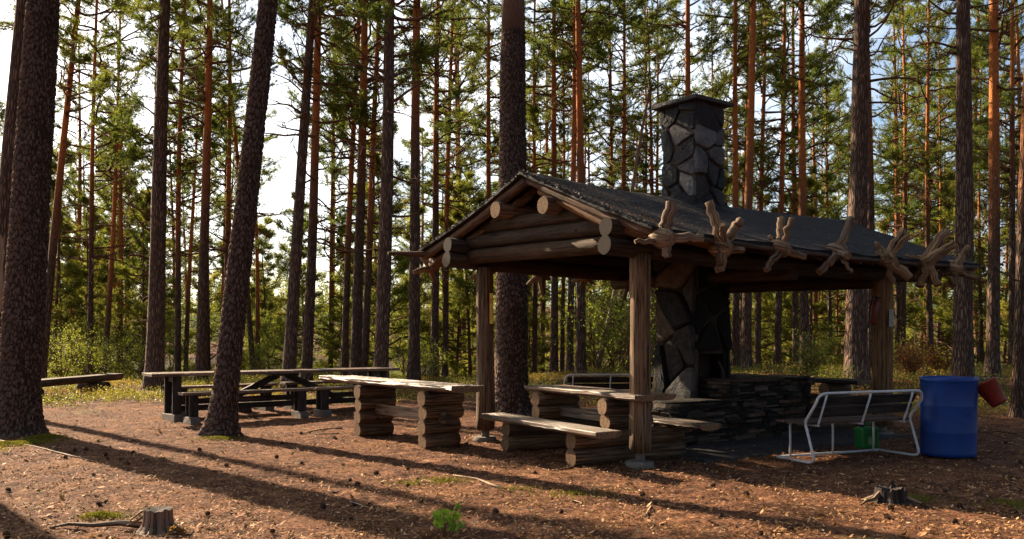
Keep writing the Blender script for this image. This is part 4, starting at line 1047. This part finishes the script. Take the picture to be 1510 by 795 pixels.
metal_bench((.86, 13.9, ground(1.5, 14)), math.radians(3), 'dark white tube framed bench behind the shelter table, mostly hidden')

# ---------------------------------------------------------------- barrel, buckets, can
def lathe(m, prof, n_=40, close=True):
    base = len(m.v)
    for (r, z) in prof:
        for k in range(n_): m.v.append((math.cos(2*PI*k/n_)*r, math.sin(2*PI*k/n_)*r, z))
    for j in range(len(prof)-1):
        for k in range(n_):
            k2 = (k+1) % n_; m.face((base+j*n_+k, base+j*n_+k2, base+(j+1)*n_+k2, base+(j+1)*n_+k), ((k/n_, prof[j][1]), ((k+1)/n_, prof[j][1]), ((k+1)/n_, prof[j+1][1]), (k/n_, prof[j+1][1])), 0, True)
    return m
bx_, by_ = 5.0, 9.72
br = empty('blue_barrel', (bx_, by_, 0), .3, 'large blue plastic barrel standing right of the white bench', 'barrel')
m = lathe(MB(), [(.02, .02), (.27, .02), (.285, .03), (.292, .05), (.292, .07), (.291, .085), (.2925, .28), (.294, .29), (.294, .30), (.2925, .31), (.293, .58), (.2945, .59), (.2945, .60), (.293, .61),
                 (.293, .85), (.299, .865), (.303, .875), (.303, .905), (.296, .915), (.286, .912), (.284, .86), (.282, .10), (.02, .09)], 56)
for k, q in enumerate(m.v):
    z = q[2]; f = 1 + .012*mn.noise(Vector((q[0]*3, q[1]*3, z*3))); m.v[k] = (q[0]*f + .012*z, q[1]*f, z + .004*mn.noise(Vector((q[0]*2, q[1]*2, 4))))
m.build('barrel_body', [BLUE], br)
m = MB()
m.box((-.02, -.298, .50), (.006, .004, .05)).box((-.045, -.298, .525), (.045, .004, .006)).box((.04, -.298, .50), (.03, .004, .05))
bp = m.build('embossed_mark', [m_plain('darker_blue_plastic', (.004, .045, .28), .5)], br)
bk = empty('red_bucket', at(1452.5, 565.5, 9.66), 0, 'dull red bucket hanging tilted from the rim of the blue barrel', 'bucket')
ax = (at(1474, 594, 9.55) - at(1452.5, 565.5, 9.66)).normalized(); bk.rotation_mode = 'QUATERNION'; bk.rotation_quaternion = Vector((0, 0, -1)).rotation_difference(ax)
m = lathe(MB(), [(.01, -.275), (.085, -.275), (.090, -.268), (.128, -.02), (.135, -.018), (.135, 0), (.128, .0), (.122, -.01), (.083, -.262), (.01, -.262)], 36)
m.build('bucket_body', [REDP], bk)
m = MB().tube([Vector((math.cos(a)*.133, .0, 0)) * 1 + Vector((0, math.sin(a)*.10, math.sin(a)*.09)) for a in np.linspace(0, PI, 12)], .004, 6, True); m.build('bail_handle', [METAL], bk)
m = MB().tube([(.0, -.02, -.275), (.02, -.02, -.30), (.05, -.02, -.30)], .007, 6, True); m.build('foot_tab', [METAL], bk)
bi = (Matrix.Translation(bk.location) @ bk.rotation_quaternion.to_matrix().to_4x4()).inverted()
hk = [bi @ Vector(p) for p in ((4.97+.27, 9.66, .86), (5.285, 9.66, .925), (5.33, 9.66, .925), (5.36, 9.66, .88)) ] + [bi @ at(1449, 557, 9.63), bi @ at(1453, 562, 9.63), Vector((0, .02, .01))]
MB().tube(hk, .006, 7, True).build('wire_hook', [METAL], bk)
gc = empty('green_canister', ((1278-755)/F*10.25, 10.25, .03), .25, 'bright green plastic canister on the ground under the white bench', 'canister')
m = MB(); m.box((0, 0, .13), (.235, .17, .26)); m.build('body', [GREEN], gc, bevel=.025)
MB().tube([(-.07, 0, .255), (-.07, 0, .30)], .025, 14, True).build('cap', [BLK], gc)
MB().tube([(-.02, 0, .255), (.0, 0, .30), (.06, 0, .30), (.08, 0, .255)], .011, 8, True).build('handle', [GREEN], gc)
m = MB().tube([(-.015, -.083, .10), (-.015, -.089, .10)], .05, 20, True, sq=.62); m.build('label_spot', [m_plain('pale_green_label', (.20, .32, .10), .5)], gc)

# ---------------------------------------------------------------- stumps, sticks, small plants
STUMPB = m_wood('stump_side', (.10, .06, .045), (.25, .16, .11), .6, bump=.8)
STUMPD = m_wood('rotten_stump', (.025, .016, .012), (.075, .05, .04), .1, bump=.8)
def stump(px, py, r, hgt, label, seed, roots):
    x, y = g0(px, py); s = empty('tree_stump', (x, y, ground(x, y)), 0, label, 'stump')
    m = MB(); n_ = 44; zs = [-.04, 0, .02, .05, .08, hgt*.85, hgt]; SB, CB = (STUMPB, CUTD) if seed == 3 else (STUMPD, STUMPD); rr = random.Random(seed)
    for z in zs:
        for k in range(n_):
            a = 2*PI*k/n_; R = r*(1 + .55*math.exp(-max(z, 0)/.035)) * (1 + .10*mn.noise(Vector((math.cos(a)*2.2+seed, math.sin(a)*2.2, 0))) + .05*mn.noise(Vector((math.cos(a)*9, math.sin(a)*9, seed))))
            zz = z + ((.018 if seed == 3 else .05)*mn.noise(Vector((math.cos(a)*3, math.sin(a)*3, 3+seed))) if z == hgt else 0)
            m.v.append((math.cos(a)*R, math.sin(a)*R, zz))
    for j in range(len(zs)-1):
        for k in range(n_):
            k2 = (k+1) % n_; m.face((j*n_+k, j*n_+k2, (j+1)*n_+k2, (j+1)*n_+k), ((k/n_*.6, zs[j]), ((k+1)/n_*.6, zs[j]), ((k+1)/n_*.6, zs[j+1]), (k/n_*.6, zs[j+1])), 0, False)
    b = (len(zs)-1)*n_; m.v.append((0, 0, hgt-.012)); c_ = len(m.v)-1
    for k in range(n_):
        k2 = (k+1) % n_; p, q = m.v[b+k], m.v[b+k2]; m.face((b+k, b+k2, c_), ((p[0], p[1]), (q[0], q[1]), (0, 0)), 1)
    m.build('stump_wood', [SB, CB], s)
    for (pts, r0) in roots:
        MB().tube([Vector(p) for p in pts], [r0*(1-.75*k/(len(pts)-1)) for k in range(len(pts))], 8, True, 0, 0, .3, seed).build('root', [ROOT], s)
    return s
stump(233, 781, .095, .155, 'small grey sawn stump with splintered roots and moss, front left', 3,
      [([(-.07, .0, .13), (-.12, -.01, .09), (-.17, .0, .06), (-.24, .02, .03)], .014), ([(-.07, .02, .15), (-.13, .03, .13), (-.19, .02, .085), (-.22, .02, .05)], .012),
       ([(-.12, .05, .03), (-.30, .06, .045), (-.48, .04, .03), (-.66, .06, .035), (-.80, .06, .01)], .028), ([(.08, 0, .05), (.16, -.03, .02), (.24, -.04, -.01)], .03), ([(0, -.08, .04), (.0, -.15, .0), (-.03, -.2, -.02)], .025)])
stump(1313, 741, .115, .125, 'dark rotten stump with a pale broken top in the shade, front right', 8,
      [([(-.08, -.02, .10), (-.16, -.06, .04), (-.24, -.1, .035), (-.30, -.12, .0)], .022), ([(.08, -.06, .05), (.16, -.16, .03), (.24, -.28, .0)], .018), ([(.06, .05, .05), (.18, .05, .02), (.3, .05, -.01)], .03), ([(-.05, .05, .05), (-.2, .1, .0)], .03)])
stump(868, 0 + 590, .0, .1, '-', 9, []) if False else None
x, y = (361-755)/F*15.5, 15.5
s = empty('tree_stump', (x, y, ground(x, y)), 0, 'small dark low stump seen under the long dark table', 'stump'); MB().tube([(0, 0, -.05), (0, 0, .02), (0, 0, .16)], [.17, .14, .12], 14, True, 0, 1, .2).build('stump_wood', [LOGD, CUTD], s)
def stick(pts, r, label, mat=DEADW):
    m = MB(); P_ = []
    for (px, py) in pts:
        x, y = g0(px, py); P_.append(Vector((x, y, ground(x, y) + r*.8)))
    m.tube(P_, [r*(1-.6*k/(len(P_)-1)) for k in range(len(P_))], 7, True, wob=.3); o = m.build('fallen_stick', [mat]); tag(o, label, 'stick'); return o
stick([(742, 722), (722, 715), (703, 708), (688, 706), (668, 703)], .013, 'bent pale stick lying in the middle of the front clearing')
stick([(505, 633), (480, 634), (462, 637), (445, 641)], .014, 'long bare stick lying left of the log table')
stick([(500, 640), (478, 641), (460, 640)], .01, 'short bare stick beside the long one left of the log table')
stick([(140, 683), (100, 672), (50, 660), (0, 650)], .012, 'thin pale stick in the moss below the biggest left trunk')
stick([(845, 690), (815, 696), (800, 692)], .011, 'short dark stick in front of the near log bench', TWIG)
stick([(960, 748), (955, 757), (950, 765)], .01, 'small pale splinter alone on the front clearing')
stick([(1500, 640), (1470, 636), (1440, 640)], .012, 'thin stick lying right of the blue barrel', TWIG)
# seedling
x, y = g0(660, 792); sd = empty('green_seedling', (x, y, 0), 0, 'small bright green leafy seedling at the bottom middle edge', 'seedling')
m = MB(); tips = []
for k in range(6):
    a = k*1.1; p = Vector((.02*math.cos(a), .02*math.sin(a), 0)); e = Vector((.09*math.cos(a), .07*math.sin(a), .10 + .02*k)); m.tube([p, p.lerp(e, .5)+Vector((0, 0, .02)), e], [.003, .0025, .0015], 4, False)
    for t in (.55, .75, .9, 1): tips.append(tuple(p.lerp(e, t)))
m.build('stem', [TWIG], sd)
LEAFB = m_foliage('seedling_leaves', [(0., (.16, .32, .03)), (1., (.38, .52, .06))], .5, .4)
V, t = leaves(np.array(tips), 3, .018, .034); np_mesh('leaf_spray', V, np.arange(len(V)).reshape(-1, 4), LEAFB, sd, t)
for (px, py, lab, nm, mt, n_) in ((638, 792, 'rust-red sprig beside the green seedling at the bottom edge', 'red_sprig', DRYL, 9), (262, 788, 'orange-brown leaf tuft at the foot of the front left stump', 'red_sprig', DRYL, 14), (975, 0, '', '', None, 0), (1500, 752, 'small green tuft near the right edge of the clearing', 'grass_tuft', SHR, 16), (8, 668, 'small green tuft at the foot of the biggest left trunk', 'grass_tuft', SHR, 14)):
    if not n_: continue
    x, y = g0(px, py); e = empty(nm, (x, y, ground(x, y)), 0, lab, 'sprig' if nm == 'red_sprig' else 'grass tuft')
    c_ = np.stack([nr.normal(0, .05, n_), nr.normal(0, .04, n_), nr.uniform(.01, .07, n_)], 1); V, t = leaves(c_, 5, .015, .012); np_mesh('leaf_spray', V, np.arange(len(V)).reshape(-1, 4), mt, e, t)

# ---------------------------------------------------------------- light, sky, camera
SUN_EL, AZ = math.radians(27), math.radians(45)      # sun behind and left: direction (-.7, +.7)
sd_ = Vector((-math.sin(AZ)*math.cos(SUN_EL), math.cos(AZ)*math.cos(SUN_EL), math.sin(SUN_EL)))
L = bpy.data.lights.new('sun', 'SUN'); L.energy = 5.0; L.angle = math.radians(.53); L.color = (1, .80, .56)
lo = bpy.data.objects.new('sun', L); C.objects.link(lo); lo.rotation_euler = sd_.to_track_quat('Z', 'Y').to_euler(); lo.location = (-20, 20, 20)
W = bpy.data.worlds.new('World'); bpy.context.scene.world = W; W.use_nodes = True; nt = W.node_tree
bg = nt.nodes['Background']; sky = nt.nodes.new('ShaderNodeTexSky'); sky.sky_type = 'NISHITA'; sky.sun_disc = False
sky.sun_elevation = SUN_EL; sky.sun_rotation = -AZ; sky.air_density = 1.0; sky.dust_density = 1.5; sky.ozone_density = 1.5
tc = nt.nodes.new('ShaderNodeTexCoord'); mp = nt.nodes.new('ShaderNodeMapping'); mp.inputs['Scale'].default_value = (1, 1, 2.6)
nz = nt.nodes.new('ShaderNodeTexNoise'); nz.inputs['Scale'].default_value = 2.2; nz.inputs['Detail'].default_value = 7; nz.inputs['Roughness'].default_value = .6
rp = nt.nodes.new('ShaderNodeValToRGB'); rp.color_ramp.elements[0].position = .42; rp.color_ramp.elements[1].position = .62
mx = nt.nodes.new('ShaderNodeMix'); mx.data_type = 'RGBA'; mx.inputs[7].default_value = (12, 12, 12, 1)
nt.links.new(tc.outputs['Generated'], mp.inputs[0]); nt.links.new(mp.outputs[0], nz.inputs['Vector']); nt.links.new(nz.outputs[0], rp.inputs[0])
sc_ = nt.nodes.new('ShaderNodeMath'); sc_.operation = 'MULTIPLY'; sc_.inputs[1].default_value = .8; nt.links.new(rp.outputs[0], sc_.inputs[0])
dt = nt.nodes.new('ShaderNodeVectorMath'); dt.operation = 'DOT_PRODUCT'; dt.inputs[1].default_value = (-.62, .66, .42); nt.links.new(tc.outputs['Generated'], dt.inputs[0])
cr = nt.nodes.new('ShaderNodeValToRGB'); el_ = cr.color_ramp.elements; el_[0].position = .60; el_[0].color = (.03, .035, .045, 1); el_[1].position = .92; el_[1].color = (1, 1, .97, 1); e3 = cr.color_ramp.elements.new(.74); e3.color = (.62, .66, .72, 1)
mr = nt.nodes.new('ShaderNodeMapRange'); mr.inputs[1].default_value = -1; mr.inputs[2].default_value = 1; nt.links.new(dt.outputs['Value'], mr.inputs[0]); nt.links.new(mr.outputs[0], cr.inputs[0])
cs = nt.nodes.new('ShaderNodeVectorMath'); cs.operation = 'SCALE'; cs.inputs['Scale'].default_value = 12; nt.links.new(cr.outputs[0], cs.inputs[0]); nt.links.new(cs.outputs[0], mx.inputs[7])
nt.links.new(sc_.outputs[0], mx.inputs[0]); nt.links.new(sky.outputs[0], mx.inputs[6]); nt.links.new(mx.outputs[2], bg.inputs[0]); bg.inputs[1].default_value = .05

cam = bpy.data.cameras.new('camera'); co = bpy.data.objects.new('camera', cam); C.objects.link(co)
co.location = (0, 0, EYE); co.rotation_euler = (PI/2, 0, 0); cam.sensor_width = 36; cam.lens = 36*F/1510; cam.shift_y = (H0 - 397.5)/1510
cam.clip_end = 2000; cam.clip_start = .05
S_ = bpy.context.scene; S_.camera = co
S_.view_settings.view_transform = 'Standard'; S_.view_settings.look = 'None'; S_.view_settings.exposure = 1.95; S_.view_settings.gamma = 1
S_.render.engine = 'CYCLES'; cy = S_.cycles; cy.use_denoising = True; cy.max_bounces = 8; cy.diffuse_bounces = 4; cy.glossy_bounces = 2; cy.transmission_bounces = 5; cy.transparent_max_bounces = 4
cy.caustics_reflective = False; cy.caustics_refractive = False; cy.sample_clamp_indirect = 6
